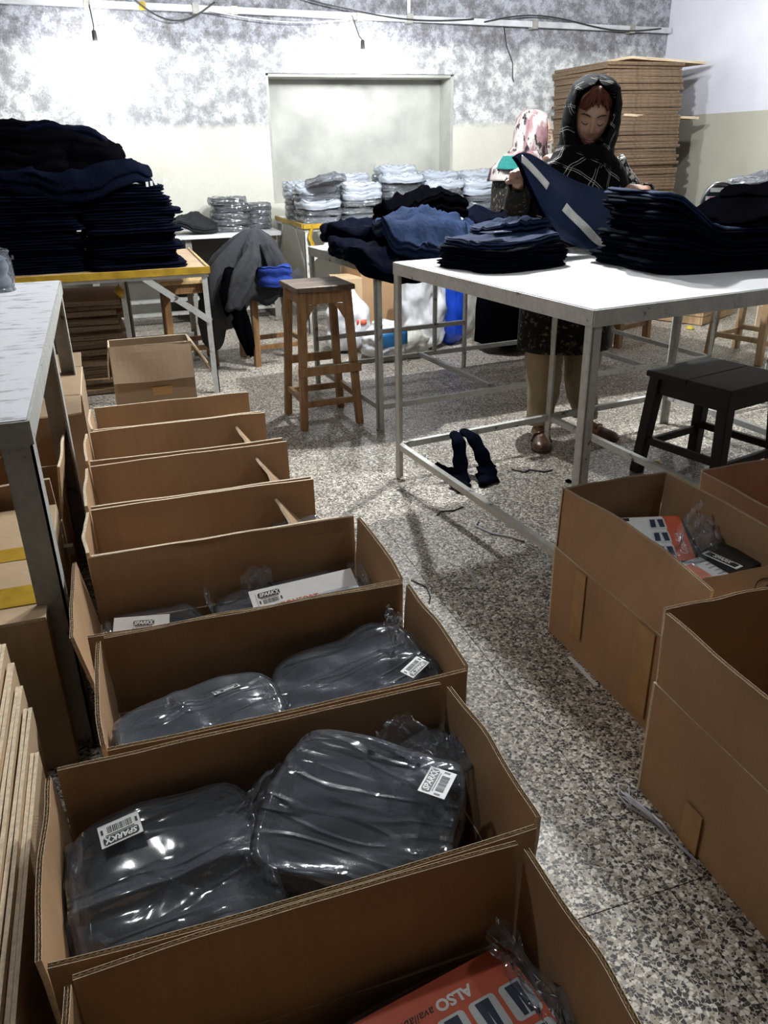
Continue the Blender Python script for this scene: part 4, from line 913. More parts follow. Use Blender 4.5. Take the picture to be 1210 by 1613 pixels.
# ------------------------------------------------------------------ people
def skin(key, col):
    m, nt, b = nmat(key); v = objv(nt)
    r = ramp(nt, noi(nt, v, 18, 5), [(.3, tuple(x*.86 for x in col)), (.7, tuple(x*1.1 for x in col))])
    nt.links.new(r.outputs[0], b.inputs['Base Color']); b.inputs['Roughness'].default_value = .48
    b.inputs['Subsurface Weight'].default_value = .08; b.inputs['Subsurface Radius'].default_value = (.02, .008, .005)
    M[key] = m
skin('skin', (.36, .20, .13)); skin('skin_pale', (.42, .27, .20)); plain('lip', (.16, .055, .048), .55); plain('brow', (.02, .012, .01), .7); plain('eye_white', (.55, .5, .46), .3)
fabric('hair_red', (.075, .020, .009), .6, 60, .6, 0, 300, .15); fabric('hair_black', (.01, .008, .007), .4, 14, .5, 0, 300, .4)
plain('shoe_brown', (.10, .045, .025), .35, var=.25, scale=20); plain('shoe_black', (.012, .012, .012), .4); plain('sole', (.06, .04, .03), .7)
def print_mat(key, base, stops, scale=22, thr=(.52, .56), stretch=(1, 1, 1)):
    m, nt, b = nmat(key); v = objv(nt)
    mp = N(nt, 'ShaderNodeMapping'); mp.inputs['Scale'].default_value = stretch; nt.links.new(v, mp.inputs[0])
    n = noi(nt, mp.outputs[0], scale, 5, .65); n2 = noi(nt, mp.outputs[0], scale*.45, 3)
    f = ramp(nt, n, [(thr[0], (0, 0, 0)), (thr[1], (1, 1, 1))]).outputs[0]
    c = ramp(nt, n2, stops).outputs[0]
    nt.links.new(mixc(nt, f, base, c), b.inputs['Base Color']); b.inputs['Roughness'].default_value = .8
    b.inputs['Specular IOR Level'].default_value = .2; bump(nt, b, noi(nt, v, 30, 4), .3, .006)
    M[key] = m
print_mat('tunic_print', (.006, .005, .005), [(.3, (.10, .075, .045)), (.6, (.20, .15, .09)), (.75, (.30, .26, .20))], 48, (.56, .64))
print_mat('lit_sleeve_print', (.01, .01, .01), [(.3, (.35, .34, .32)), (.7, (.6, .58, .55))], 60, (.50, .54))  # paler tunic print for her left sleeve, bright light put into its colour
print_mat('scarf_print', (.012, .010, .012), [(.38, (.05, .024, .03)), (.46, (.14, .075, .08)), (.52, (.17, .10, .105)), (.56, (.26, .23, .22)), (.66, (.32, .30, .285))], 20, (.40, .44), (1, 1, .4))
def plaid():
    m, nt, b = nmat('scarf_plaid'); v = objv(nt)
    s = N(nt, 'ShaderNodeSeparateXYZ'); wv = N(nt, 'ShaderNodeTexNoise'); wv.inputs['Scale'].default_value = 6; nt.links.new(v, wv.inputs['Vector'])
    vm = N(nt, 'ShaderNodeVectorMath', operation='MULTIPLY_ADD'); nt.links.new(wv.outputs['Color'], vm.inputs[0]); vm.inputs[1].default_value = (.05, .05, .05); nt.links.new(v, vm.inputs[2])
    nt.links.new(vm.outputs[0], s.inputs[0])
    a = mth(nt, 'ADD', s.outputs[2], mth(nt, 'MULTIPLY', s.outputs[0], .5)); c = mth(nt, 'SUBTRACT', mth(nt, 'ADD', s.outputs[0], mth(nt, 'MULTIPLY', s.outputs[1], .8)), mth(nt, 'MULTIPLY', s.outputs[2], .35))
    def lines(x, per, w, off): return mth(nt, 'LESS_THAN', mth(nt, 'ABSOLUTE', mth(nt, 'SUBTRACT', mth(nt, 'PINGPONG', mth(nt, 'ADD', x, 5+off), per), per*.5)), w)
    f = mth(nt, 'MAXIMUM', lines(a, .075, .0010, 0), lines(c, .085, .0010, .02)); f = mth(nt, 'MAXIMUM', f, mth(nt, 'MAXIMUM', lines(a, .075, .001, .008), lines(c, .085, .001, .03)))
    f = mth(nt, 'MULTIPLY', f, ramp(nt, noi(nt, v, 13, 2), [(.48, (.0, .0, .0)), (.56, (.8, .8, .8))]).outputs[0])
    nt.links.new(mixc(nt, f, (.0025, .0025, .003), (.50, .48, .45)), b.inputs['Base Color']); b.inputs['Roughness'].default_value = .85; b.inputs['Specular IOR Level'].default_value = .06
    bump(nt, b, noi(nt, v, 24, 4), .3, .006); M['scarf_plaid'] = m
plaid()
def ell(mb, c, r, rot=None, n=14, mm=10):
    c = Vector(c); mt = Euler(rot).to_matrix() if rot else Matrix.Identity(3); rings = []
    for j in range(mm+1):
        ph = -math.pi/2+math.pi*(j+.02)/(mm+.04); rings.append([c+mt@Vector((r[0]*math.cos(ph)*math.cos(2*math.pi*k/n), r[1]*math.cos(ph)*math.sin(2*math.pi*k/n), r[2]*math.sin(ph))) for k in range(n)])
    mb.rings(rings)
G = lambda d, s: math.exp(-(d/s)**2)
def head(mb, T):
    """face towards -Y, centre of the skull at origin, about .225 tall"""
    nu, nv = 72, 60; rings = []
    for j in range(nv+1):
        ph = -math.pi/2+math.pi*(j+.01)/(nv+.02); ring = []
        for k in range(nu):
            th = 2*math.pi*k/nu; x = math.cos(ph)*math.sin(th); y = -math.cos(ph)*math.cos(th); z = math.sin(ph)
            X, Y, Z = x*.071, y*.090, z*.112
            if Z < 0: q = -Z/.112; X *= 1-.30*q**1.5; Y *= 1-(.06 if Y < 0 else .30)*q
            fr = max(0, -y)
            if fr > .2:
                d = .022*G(X, .011)*G(Z+.022, .016)+.012*G(X, .009)*G(Z-.006, .024)            # nose tip and bridge
                d += .008*(G(X-.013, .008)+G(X+.013, .008))*G(Z+.030, .009)                    # nostrils
                d -= .011*(G(X-.031, .016)+G(X+.031, .016))*G(Z-.012, .012)                    # sockets
                d += .006*(G(X-.031, .011)+G(X+.031, .011))*G(Z-.010, .007)                    # lids
                d += .005*G(Z-.034, .010)*G(X, .05)                                            # brow
                d += .009*G(X, .022)*G(Z+.060, .013)-.004*G(X, .03)*G(Z+.075, .006)            # mouth
                d += .010*G(X, .020)*G(Z+.095, .014)                                           # chin
                d += .006*(G(X-.042, .02)+G(X+.042, .02))*G(Z+.020, .022)                      # cheeks
                Y -= d*min(1, fr*1.4)
            ring.append(T @ Vector((X, Y, Z)))
        rings.append(ring)
    mb.rings(rings)
    for sx in (-1, 1): ell(mb, T @ Vector((sx*.070, .008, -.004)), (.010, .018, .030))
def hand(mb, wrist, fwd, up, side, s=1.0, curl=1.0):
    """palm and five bent fingers; fwd: wrist to knuckles, up: back of the hand, side: +1 thumb on fwd x up side"""
    fwd = Vector(fwd).normalized(); up = Vector(up); up = (up-fwd*up.dot(fwd)).normalized(); lat = fwd.cross(up)*side; W = Vector(wrist)
    for a in range(5):
        f = a/4; mb.tube([W+fwd*.0+lat*(.022-.011*a)*.6*s, W+fwd*.045*s+lat*(.026-.0145*a)*s, W+fwd*.085*s+lat*(.032-.0175*a)*s], [.013*s, .014*s, .011*s], 8) if a < 4 else None
    for a, ln in enumerate((.070, .078, .072, .058)):
        b = W+fwd*.085*s+lat*(.033-.0195*a)*s; d = fwd.copy(); pts = [b]; seg = (ln*.45, ln*.32, ln*.23)
        for q, sl in enumerate(seg):
            ang = R(38*curl+6*a) if q == 0 else R(62*curl); d = (d*math.cos(ang)-up*math.sin(ang)*1).normalized() if q == 0 else (Matrix.Rotation(-ang*1, 3, lat*side) @ d).normalized()
            pts.append(pts[-1]+d*sl*s)
        mb.tube(pts, [.0092*s, .0088*s, .008*s, .0065*s], 8); ell(mb, pts[-1], (.0065*s,)*3, n=8, mm=6)
    b = W+fwd*.025*s+lat*.030*s; d = (fwd*.75+lat*.75-up*.25).normalized(); d2 = (fwd*.9-lat*.1-up*.55).normalized()
    mb.tube([W+fwd*.01*s+lat*.012*s, b, b+d*.038*s, b+d*.038*s+d2*.030*s], [.013*s, .0125*s, .0105*s, .008*s], 8)
def baked(mb, name, mat, parent, voxel, smooth=6):
    me = mb.mesh(name, mat, True); o = bpy.data.objects.new(name, me); COL.objects.link(o)
    r = o.modifiers.new('r', 'REMESH'); r.mode = 'VOXEL'; r.voxel_size = voxel
    s_ = o.modifiers.new('s', 'SMOOTH'); s_.iterations = smooth; s_.factor = .5
    dg = bpy.context.evaluated_depsgraph_get(); dg.update()
    nm = bpy.data.meshes.new_from_object(o.evaluated_get(dg)); o.modifiers.clear(); o.data = nm; bpy.data.meshes.remove(me)
    nm.materials.clear(); nm.materials.append(M[mat]); nm.polygons.foreach_set('use_smooth', [True]*len(nm.polygons)); nm.name = name
    if parent: o.parent = parent
    return o
def loft(mb, secs, n=56, wr=.0, fr=7, seed=0, phase=0):
    """secs: (centre, rx, ry) ellipses in horizontal planes; wr wrinkle amplitude"""
    rings = []
    fine = []
    for i in range(len(secs)-1):
        a, b = secs[i], secs[i+1]
        for q in range(5):
            f = q/5; fs = f; fine.append((Vector(a[0]).lerp(Vector(b[0]), fs), a[1]+(b[1]-a[1])*fs, a[2]+(b[2]-a[2])*fs))
    fine.append((Vector(secs[-1][0]), secs[-1][1], secs[-1][2]))
    for i, (c, rx, ry) in enumerate(fine):
        ring = []
        for k in range(n):
            t = 2*math.pi*k/n; w = 1+wr*(.6*math.sin(fr*t+seed+i*.07)+nz(math.cos(t)*2.2+seed, math.sin(t)*2.2, c.z*4.5))*(.3+.7*i/len(fine))
            ring.append(c+Vector((rx*math.cos(t)*w, ry*math.sin(t)*w, .004*nz(math.cos(t)*2, math.sin(t)*2+seed, i*.1))))
        rings.append(ring)
    return mb.rings(rings, caps=False)
def smooth_tube(pts, rs, k=5):
    P_ = [Vector(p) for p in pts]; out = []; ro = []
    for i in range(len(P_)-1):
        p0, p1, p2, p3 = P_[max(i-1, 0)], P_[i], P_[i+1], P_[min(i+2, len(P_)-1)]
        for q in range(k):
            t = q/k; out.append(.5*((2*p1)+(p2-p0)*t+(2*p0-5*p1+4*p2-p3)*t*t+(3*p1-p0-3*p2+p3)*t**3)); ro.append(rs[i]+(rs[i+1]-rs[i])*t)
    out.append(P_[-1]); ro.append(rs[-1]); return out, ro
def wtube(mb, pts, rs, n=18, wr=.06, seed=0):
    pp, rr = smooth_tube(pts, rs); o = len(mb.v); mb.tube(pp, rr, n, caps=False)
    for i in range(o, len(mb.v)):
        v = mb.v[i]; c = pp[(i-o)//n]; d = v-c; mb.v[i] = c+d*(1+wr*nz(v.x*16+seed, v.y*16, v.z*22)+wr*.5*math.sin(v.z*70+seed))
    return mb
def hood(T, fn, name, mat, parent, solid=.004, nu=56, nv=40):
    """fn(v) -> (centre, rx, ry, half opening angle); swept around the back of the head"""
    mb = MB()
    def f(u, v):
        c, rx, ry, al = fn(v); ph = -(math.pi-al)+2*(math.pi-al)*u
        x = rx*math.sin(ph); y = ry*math.cos(ph); w = 1+.025*nz(x*22, y*22+v*3, v*7)+.02*math.sin(ph*5+v*9)*v
        return T @ (Vector(c)+Vector((x*w, y*w, 0)))
    mb.grid(f, nu, nv); return mb.build(name, mat, parent, True, solid=solid)
def lerp_tab(tab, v):
    for i in range(len(tab)-1):
        a, b = tab[i], tab[i+1]
        if v <= b[0]:
            f = smooth01((v-a[0])/(b[0]-a[0])); return [x+(y-x)*f for x, y in zip(a[1:], b[1:])]
    return list(tab[-1][1:])
def face_bits(T, parent, red=True):
    for sx in (-1, 1):
        MB().tube([T @ Vector((sx*x, y, z)) for x, y, z in ((.014, -.094, .031), (.028, -.091, .037), (.042, -.079, .036), (.052, -.067, .029))], [.0022, .003, .0026, .0012], 6).build('eyebrow', 'brow', parent, True)
        MB().tube([T @ Vector((sx*x, y, z)) for x, y, z in ((.016, -.0845, .004), (.025, -.0885, -.001), (.034, -.0855, -.001), (.044, -.0745, .003))], [.0012, .0022, .0022, .0012], 6).build('eyelash', 'brow', parent, True)
    mb = MB()
    for dz, r in ((-.0555, .0042), (-.0635, .0052)): mb.tube([T @ Vector((x, y, dz+zz)) for x, y, zz in ((-.022, -.083, -.002), (-.012, -.0935, .001), (0, -.0975, 0), (.012, -.0935, .001), (.022, -.083, -.002))], [.0012, r*.85, r, r*.85, .0012], 8)
    mb.build('lips', 'lip', parent, True)
# --- woman at the packing table
OX, OY = 1.98, 3.30
w1 = thing('person', 'woman in black checked headscarf and dark printed tunic holding up navy trousers', 'person', (OX, OY, 0))
def L1(x, y, z): return Vector((x-OX, y-OY, z))
TH1 = Matrix.Translation(L1(1.955, 3.145, 1.405)) @ Euler((R(22), R(5), R(-27)), 'XYZ').to_matrix().to_4x4()
mb = MB(); head(mb, TH1)
mb.tube([TH1 @ Vector((0, .02, -.05)), L1(1.965, 3.21, 1.30), L1(1.98, 3.265, 1.22)], [.050, .047, .060], 16)
mb.tube([L1(1.985, 3.29, .80), L1(1.985, 3.31, .95), L1(1.98, 3.28, 1.10), L1(1.98, 3.265, 1.23)], [.135, .115, .13, .07], 18)
mb.tube([L1(1.83, 3.27, 1.215), L1(1.98, 3.265, 1.235), L1(2.14, 3.27, 1.215)], [.05, .06, .05], 12)
armR = [L1(1.83, 3.27, 1.21), L1(1.72, 3.30, 1.05), L1(1.62, 3.12, 1.17)]; armL = [L1(2.14, 3.27, 1.21), L1(2.28, 3.20, 1.03), L1(2.17, 3.03, 1.125)]
for a in (armR, armL): mb.tube(a, [.046, .036, .022], 12)
hand(mb, armR[-1], L1(1.57, 3.02, 1.25)-L1(1.62, 3.12, 1.17), (-.4, .0, .9), 1, .95); hand(mb, armL[-1], (-.85, -.35, .05), (.15, -.35, .92), 1, .95)
for sx, kx, fx in ((-1, 1.885, 1.86), (1, 2.075, 2.11)):
    mb.tube([L1(1.985+sx*.075, 3.29, .80), L1(kx, 3.27, .43), L1(fx, 3.24, .08)], [.085, .055, .036], 14)
    mb.tube([L1(fx, 3.25, .05), L1(fx+(-.02 if sx < 0 else .03), 3.14, .035)], [.036, .032], 10)
body1 = baked(mb, 'body', 'skin', w1, .0045)
face_bits(TH1, w1)
hr = MB()      # red-brown hair: locks parted at the crown and swept to both temples under the scarf
for k in range(26):
    t0 = R(-60+k*4.8); pts = []
    for q in range(7):
        f = q/6; ph = R(82-f*(58 if abs(t0) > .5 else 44-6*math.cos(k*1.7))); th_ = t0*(.45+.75*f)+R(8)
        pts.append(TH1 @ Vector((.0755*math.cos(ph)*math.sin(th_)*1.02, -.0955*math.cos(ph)*math.cos(th_)-.003-.003*math.sin(k*2.3), .1165*math.sin(ph)+.002*math.sin(k*3.1))))
    hr.tube(pts, [.006, .0085, .009, .009, .008, .006, .002], 6)
hr.build('hair', 'hair_red', w1, True)
tab = [(0, .0006, .0005, .03, .137, .0), (.08, .062, .066, .028, .128, .30), (.18, .092, .100, .026, .104, .95), (.34, .108, .118, .022, .052, .80), (.55, .116, .124, .018, -.010, .66), (.72, .116, .122, .014, -.065, .52), (.84, .112, .118, .008, -.105, .20), (1.0, .122, .126, .004, -.160, .02)]
def hf(v):
    rx, ry, cy, z, al = lerp_tab(tab, v); return (0, cy, z), rx, ry, al
hood(TH1, hf, 'headscarf', 'scarf_plaid', w1)
mb = MB(); loft(mb, [(L1(1.957, 3.18, 1.30), .105, .112), (L1(1.96, 3.20, 1.26), .125, .125), (L1(1.975, 3.235, 1.22), .185, .135), (L1(1.985, 3.25, 1.15), .232, .150), (L1(1.99, 3.245, 1.06), .240, .158), (L1(2.0, 3.24, 1.00), .232, .160)], 64, .05, 9, 2); mb.build('shawl', 'scarf_plaid', w1, True, solid=.004)
mb = MB(); loft(mb, [(L1(1.98, 3.265, 1.25), .09, .07), (L1(1.98, 3.27, 1.21), .185, .10), (L1(1.98, 3.28, 1.10), .190, .132), (L1(1.985, 3.30, .95), .175, .130), (L1(1.985, 3.30, .80), .200, .155), (L1(1.985, 3.285, .62), .218, .172), (L1(1.985, 3.28, .44), .225, .182)], 64, .03, 8, 1); mb.build('tunic', 'tunic_print', w1, True, solid=.004)
for a, nm in ((armR, 1), (armL, 2)):
    mb = MB(); wtube(mb, [a[0]+Vector((0, 0, .01)), a[0].lerp(a[1], .5), a[1], a[1].lerp(a[2], .5), a[1].lerp(a[2], .93)], [.066, .058, .055, .048, .036], 20, .08, nm); mb.build('sleeve', 'tunic_print' if nm == 1 else 'lit_sleeve_print', w1, True, solid=.003)
for sx, kx, fx in ((-1, 1.885, 1.862), (1, 2.075, 2.11)):
    mb = MB(); wtube(mb, [L1(1.985+sx*.078, 3.295, .80), L1(1.985+sx*.09, 3.29, .62), L1(kx+sx*.01, 3.265, .42), L1(kx+sx*.005, 3.255, .26), L1(fx, 3.245, .13), L1(fx, 3.24, .085)], [.085, .086, .088, .076, .060, .057], 28, .055, sx); mb.build('trouser_leg', 'khaki', w1, True, solid=.003)
def shoe(parent, heel, toe, mat, s=1.0):
    heel, toe = Vector(heel), Vector(toe); d = (toe-heel); Ln = d.length; d.normalize(); lat = Vector((-d.y, d.x, 0)); mb = MB(); rings = []
    for q, w, h in ((0, .018, .05), (.04, .030, .062), (.2, .034, .066), (.42, .036, .058), (.62, .043, .042), (.8, .044, .034), (.93, .034, .028), (1, .012, .018)):
        c = heel+d*Ln*q; rings.append([c+lat*(w*s*math.cos(t))+Vector((0, 0, .014+h*s*max(0, math.sin(t))**.8)) for t in [math.pi*k/9 for k in range(10)]])
    mb.rings(rings, closed=False); sh = mb.build('shoe', mat, parent, True)
    mb = MB(); r2 = []
    for q, w in ((0, .020), (.05, .033), (.2, .037), (.42, .038), (.62, .046), (.8, .047), (.93, .037), (1, .014)):
        c = heel+d*Ln*(q*1.03-.01); r2.append([c+lat*w*s+Vector((0, 0, .016)), c-lat*w*s+Vector((0, 0, .016)), c-lat*w*s+Vector((0, 0, .001)), c+lat*w*s+Vector((0, 0, .001))])
    mb.rings(r2); mb.build('sole', 'sole', sh)
    c = heel+d*Ln*.52; MB().tube([c+lat*.046*s+Vector((0, 0, .02)), c+lat*.032*s+Vector((0, 0, .058*s)), c+Vector((0, 0, .068*s)), c-lat*.032*s+Vector((0, 0, .058*s)), c-lat*.046*s+Vector((0, 0, .02))], .006, 6).build('strap', mat, sh, True)
shoe(w1, L1(1.885, 3.27, 0), L1(1.785, 3.065, 0), 'shoe_brown'); shoe(w1, L1(2.085, 3.25, 0), L1(2.20, 3.085, 0), 'shoe_brown')
# --- the navy trousers she holds up
def held():
    A = [[(1.515, 2.95, 1.262), (1.575, 2.955, 1.275), (1.70, 2.97, 1.215), (1.82, 2.975, 1.165), (1.93, 2.985, 1.135), (2.03, 2.99, 1.115)],
         [(1.56, 2.945, 1.20), (1.63, 2.93, 1.18), (1.74, 2.93, 1.13), (1.84, 2.94, 1.09), (1.94, 2.95, 1.07), (2.03, 2.97, 1.06)],
         [(1.61, 2.93, 1.10), (1.68, 2.90, 1.07), (1.77, 2.89, 1.035), (1.86, 2.90, 1.01), (1.95, 2.92, 1.0), (2.03, 2.95, 1.0)],
         [(1.67, 2.93, 1.02), (1.73, 2.90, .985), (1.80, 2.885, .96), (1.87, 2.89, .945), (1.95, 2.91, .94), (2.03, 2.94, .945)],
         [(1.72, 2.93, .965), (1.77, 2.905, .94), (1.82, 2.895, .925), (1.88, 2.895, .915), (1.95, 2.91, .912), (2.03, 2.94, .915)]]
    t = thing('held_trousers', 'navy trousers with a white reflective stripe held up by the woman', 'trousers', (1.8, 2.93, .91))
    o = Vector((1.8, 2.93, .91)); rows = [[Vector(p)-o for p in r] for r in A]
    def cat(pts, x):
        n = len(pts)-1; a = x*n; i = min(int(a), n-1); f = a-i; p0, p1, p2, p3 = pts[max(i-1, 0)], pts[i], pts[i+1], pts[min(i+2, n)]
        return .5*((2*p1)+(p2-p0)*f+(2*p0-5*p1+4*p2-p3)*f*f+(3*p1-p0-3*p2+p3)*f**3)
    def fn(u, v, dy=0):
        p = cat([cat(r, u) for r in rows], v); return p+Vector((0, dy+.012*nz(u*4, v*5, 2)+.008*math.sin(u*14+v*5)*(1-v)*.7, 0))
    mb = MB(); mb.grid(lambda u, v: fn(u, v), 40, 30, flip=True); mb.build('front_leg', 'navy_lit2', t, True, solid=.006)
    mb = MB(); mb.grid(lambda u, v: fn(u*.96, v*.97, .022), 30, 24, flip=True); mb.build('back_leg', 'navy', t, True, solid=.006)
    def st(u0, v0, u1, v1, w):
        m_ = MB(); m_.grid(lambda a, b: fn(u0+(u1-u0)*a+(b-.5)*w*.8, v0+(v1-v0)*a-(b-.5)*w, -.007), 16, 3, flip=True); return m_
    st(.30, .42, .70, .84, .10).build('reflective_stripe', 'stripe_white', t, True, solid=.002)
    st(.08, .06, .20, .30, .08).build('reflective_stripe', 'stripe_white', t, True, solid=.002)
    MB().box(fn(.93, .12)+Vector((0, -.010, 0)), (.025, .004, .045), (0, R(20), 0)).build('tag', 'yellow_item', t)
    MB().tube([fn(0, v/20, -.004) for v in range(21)], .004, 6).build('seam', 'navy', t, True)
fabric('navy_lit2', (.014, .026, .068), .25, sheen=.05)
held()
# --- second woman behind
PX, PY = 2.62, 5.04
w2 = thing('person', 'woman in pink and white patterned headscarf facing right behind the second table', 'person', (PX, PY, 0))
def L2(x, y, z): return Vector((x-PX, y-PY, z))
TH2 = Matrix.Translation(L2(2.715, 5.0, 1.372)) @ Euler((R(12), 0, R(60))).to_matrix().to_4x4()
mb = MB(); head(mb, TH2)
mb.tube([TH2 @ Vector((0, .02, -.05)), L2(2.66, 5.02, 1.25), L2(2.62, 5.04, 1.18)], [.05, .047, .06], 14)
mb.tube([L2(2.60, 5.04, .78), L2(2.59, 5.04, .92), L2(2.61, 5.04, 1.06), L2(2.62, 5.04, 1.18)], [.13, .115, .125, .07], 16)
mb.tube([L2(2.56, 4.89, 1.165), L2(2.62, 5.04, 1.18), L2(2.66, 5.19, 1.165)], [.05, .06, .05], 12)
a1 = [L2(2.555, 4.89, 1.16), L2(2.56, 4.86, .96), L2(2.74, 4.80, .93)]; a2 = [L2(2.66, 5.19, 1.16), L2(2.74, 5.2, .96), L2(2.90, 5.0, .95)]
for a in (a1, a2): mb.tube(a, [.046, .036, .024], 12)
hand(mb, a1[-1], (.9, -.3, -.1), (.1, 0, .95), 1, .9); hand(mb, a2[-1], (.5, -.8, -.1), (.1, 0, .95), -1, .9)
for sy in (-1, 1):
    mb.tube([L2(2.60, 5.04+sy*.075, .78), L2(2.63, 5.04+sy*.08, .42), L2(2.61, 5.04+sy*.08, .08)], [.085, .055, .036], 12); mb.tube([L2(2.61, 5.04+sy*.08, .05), L2(2.72, 5.04+sy*.085, .035)], [.036, .03], 10)
baked(mb, 'body', 'skin_pale', w2, .006); face_bits(TH2, w2)
tab2 = [(0, .0006, .0005, .03, .131, .0), (.09, .062, .068, .03, .122, .30), (.20, .090, .100, .028, .094, .80), (.36, .102, .118, .024, .048, .78), (.55, .106, .122, .022, -.010, .66), (.72, .102, .118, .018, -.070, .52), (.84, .100, .116, .012, -.105, .25), (1.0, .120, .132, .02, -.155, .02)]
def hf2(v):
    rx, ry, cy, z, al = lerp_tab(tab2, v); return (0, cy, z), rx, ry, al
hood(TH2, hf2, 'headscarf', 'scarf_print', w2)
mb = MB(); loft(mb, [(L2(2.66, 5.02, 1.27), .115, .12), (L2(2.63, 5.03, 1.22), .14, .16), (L2(2.61, 5.04, 1.17), .165, .215), (L2(2.60, 5.04, 1.10), .17, .225)], 56, .06, 8, 3); mb.build('shawl', 'scarf_print', w2, True, solid=.004)
mb = MB(); loft(mb, [(L2(2.585, 5.0, 1.245), .085, .09), (L2(2.555, 4.97, 1.20), .10, .11), (L2(2.54, 4.95, 1.17), .10, .12)], 40, .05, 6, 5); mb.build('neck_cloth', 'teal', w2, True, solid=.004)
mb = MB(); loft(mb, [(L2(2.62, 5.04, 1.20), .08, .10), (L2(2.61, 5.04, 1.16), .125, .195), (L2(2.60, 5.04, 1.05), .14, .20), (L2(2.59, 5.04, .90), .135, .185), (L2(2.60, 5.04, .75), .16, .20)], 56, .05, 8, 4); mb.build('tunic', 'tunic_print', w2, True, solid=.004)
mb = MB(); loft(mb, [(L2(2.60, 5.04, .80), .15, .19), (L2(2.60, 5.04, .60), .20, .22), (L2(2.60, 5.04, .30), .22, .24), (L2(2.60, 5.04, .06), .23, .25)], 56, .07, 9, 6); mb.build('skirt', 'black_cloth', w2, True, solid=.004)
for a in (a1, a2): mb = MB(); wtube(mb, [a[0], a[0].lerp(a[1], .5), a[1], a[1].lerp(a[2], .5), a[1].lerp(a[2], .9)], [.066, .060, .056, .048, .038], 20, .08, 3); mb.build('sleeve', 'tunic_print', w2, True, solid=.003)
for sy in (-1, 1): shoe(w2, L2(2.58, 5.04+sy*.08, 0), L2(2.80, 5.04+sy*.09, 0), 'shoe_black')
# ------------------------------------------------------------------ bags, crate and floor litter
def sackbag(label, loc, rx, ry, h, mat, seed, lean=(0, 0), name='plastic_bag', cat='bag', rz=0, top=.35, extra=None, crump=.14):
    t = thing(name, label, cat, loc, rz); mb = MB(); rings = []; n = 56; m_ = 26
    for j in range(m_+1):
        v = j/m_; r = (1-(1-min(1, v/.18))**2)**.5 if v < .18 else 1-(1-top)*smooth01((v-.55)/.45)
        if v < .001: r = .25
        ring = []
        for k in range(n):
            a = 2*math.pi*k/n; q = Vector((math.cos(a), math.sin(a), 0))
            f = 1+crump*(nz(q.x*2+seed, q.y*2, v*4)*1.1+(.25-abs(nz(q.x*3.5+seed, q.y*3.5, v*6+3)))*1.3)
            ring.append(Vector((lean[0]*v*h+rx*r*f*q.x, lean[1]*v*h+ry*r*f*q.y, max(.002, h*(v+.04*nz(q.x*2, q.y*2+seed, 5)*v)))))
        rings.append(ring)
    mb.rings(rings); mb.build('bag_skin', mat, t, True)
    if extra: extra(t)
    return t
def bluemark(t): MB().grid(lambda u, v: Vector((-.10+.20*u, -.175-.012*math.sin(3.1*u), .10+.10*v+.02*u)), 6, 3).build('blue_print', 'blue_print', t, True, solid=.003)
def redmark(t): MB().grid(lambda u, v: Vector((.04+.07*u, -.128-.006*math.sin(3.1*u), .20+.035*v)), 4, 2).build('red_print', 'red_print', t, True, solid=.003)
plain('blue_print', (.03, .22, .55), .4)
sackbag('white plastic bag with a red mark, standing behind the tall stool', (1.53, 5.42, 0), .15, .14, .46, 'white_bag', 1, (.05, 0), top=.25, extra=redmark)
sackbag('fat white sack with blue print lying under the second table', (1.72, 5.14, 0), .16, .16, .24, 'white_bag', 2, extra=bluemark, top=.5)
sackbag('white sack with a blue mark next to the puffed bag', (1.90, 5.10, 0), .11, .11, .20, 'sack', 3, top=.5)
sackbag('puffed translucent white bag with open crumpled top under the second table', (2.05, 5.30, .0), .16, .16, .54, 'white_bag', 4, (.0, 0), top=.9, crump=.2)
sackbag('tall bright blue plastic bag leaning under the second table', (2.285, 5.34, 0), .115, .115, .70, 'blue_bag', 5, (-.03, 0), top=.85, crump=.12)
sackbag('tall pale sack beside the blue bag', (2.43, 5.50, 0), .12, .12, .62, 'sack', 6, top=.8)
sackbag('clear rubbish bag behind the cartons under the stock table', (2.15, 5.70, 0), .17, .15, .62, 'film_white', 7, top=.7)
closed_carton('brown carton standing behind the white bags under the stock table', (1.86, 5.82, 0), .36, .34, .62, 'card', R(10), group=None)
closed_carton('low open-topped carton right of the tall stool, beyond the table leg', (1.62, 5.72, 0), .20, .24, .47, 'card_pale', R(-6), group=None)
# wooden crate at the far right
cr = thing('wooden_crate', 'low wooden crate on the floor at the far right', 'crate', (4.45, 5.55, 0), R(28))
for i in range(3): MB().box((0, -.30, .035+.062*i), (.62, .016, .056)).build('slat', 'wood_pale', cr); MB().box((0, .30, .035+.062*i), (.62, .016, .056)).build('slat', 'wood_pale', cr)
for sx in (-1, 1):
    for i in range(3): MB().box((sx*.302, 0, .035+.062*i), (.016, .58, .056)).build('slat', 'wood_pale', cr)
    for sy in (-1, 1): MB().box((sx*.28, sy*.275, .10), (.045, .05, .20)).build('corner_post', 'wood_pale', cr)
MB().box((0, 0, .012), (.60, .58, .016)).build('crate_floor', 'wood_pale', cr)
sackbag('crumpled white plastic bag lying in the wooden crate', (4.52, 5.48, .025), .17, .15, .22, 'white_bag', 9, top=.5)
closed_carton('old brown carton beside the wooden crate at the far right', (4.98, 5.95, 0), .40, .36, .32, 'card', R(20), group=None)
closed_carton('dark carton on the floor below the right wall', (4.75, 4.72, 0), .36, .30, .20, 'card_grey', R(14), group=None)
# things behind the tall stack on the packing table : a side table with bags against the right wall
tS = table('side_table', 'steel table against the right wall holding bags', 'table', (4.05, 3.35, 0), R(3), 1.2, .8, .80, [(0, 0), (0, .8), (1.2, 0), (1.2, .8)], [((.02, .012, .12), (1.18, .012, .12))], leg='steel_white') if False else None
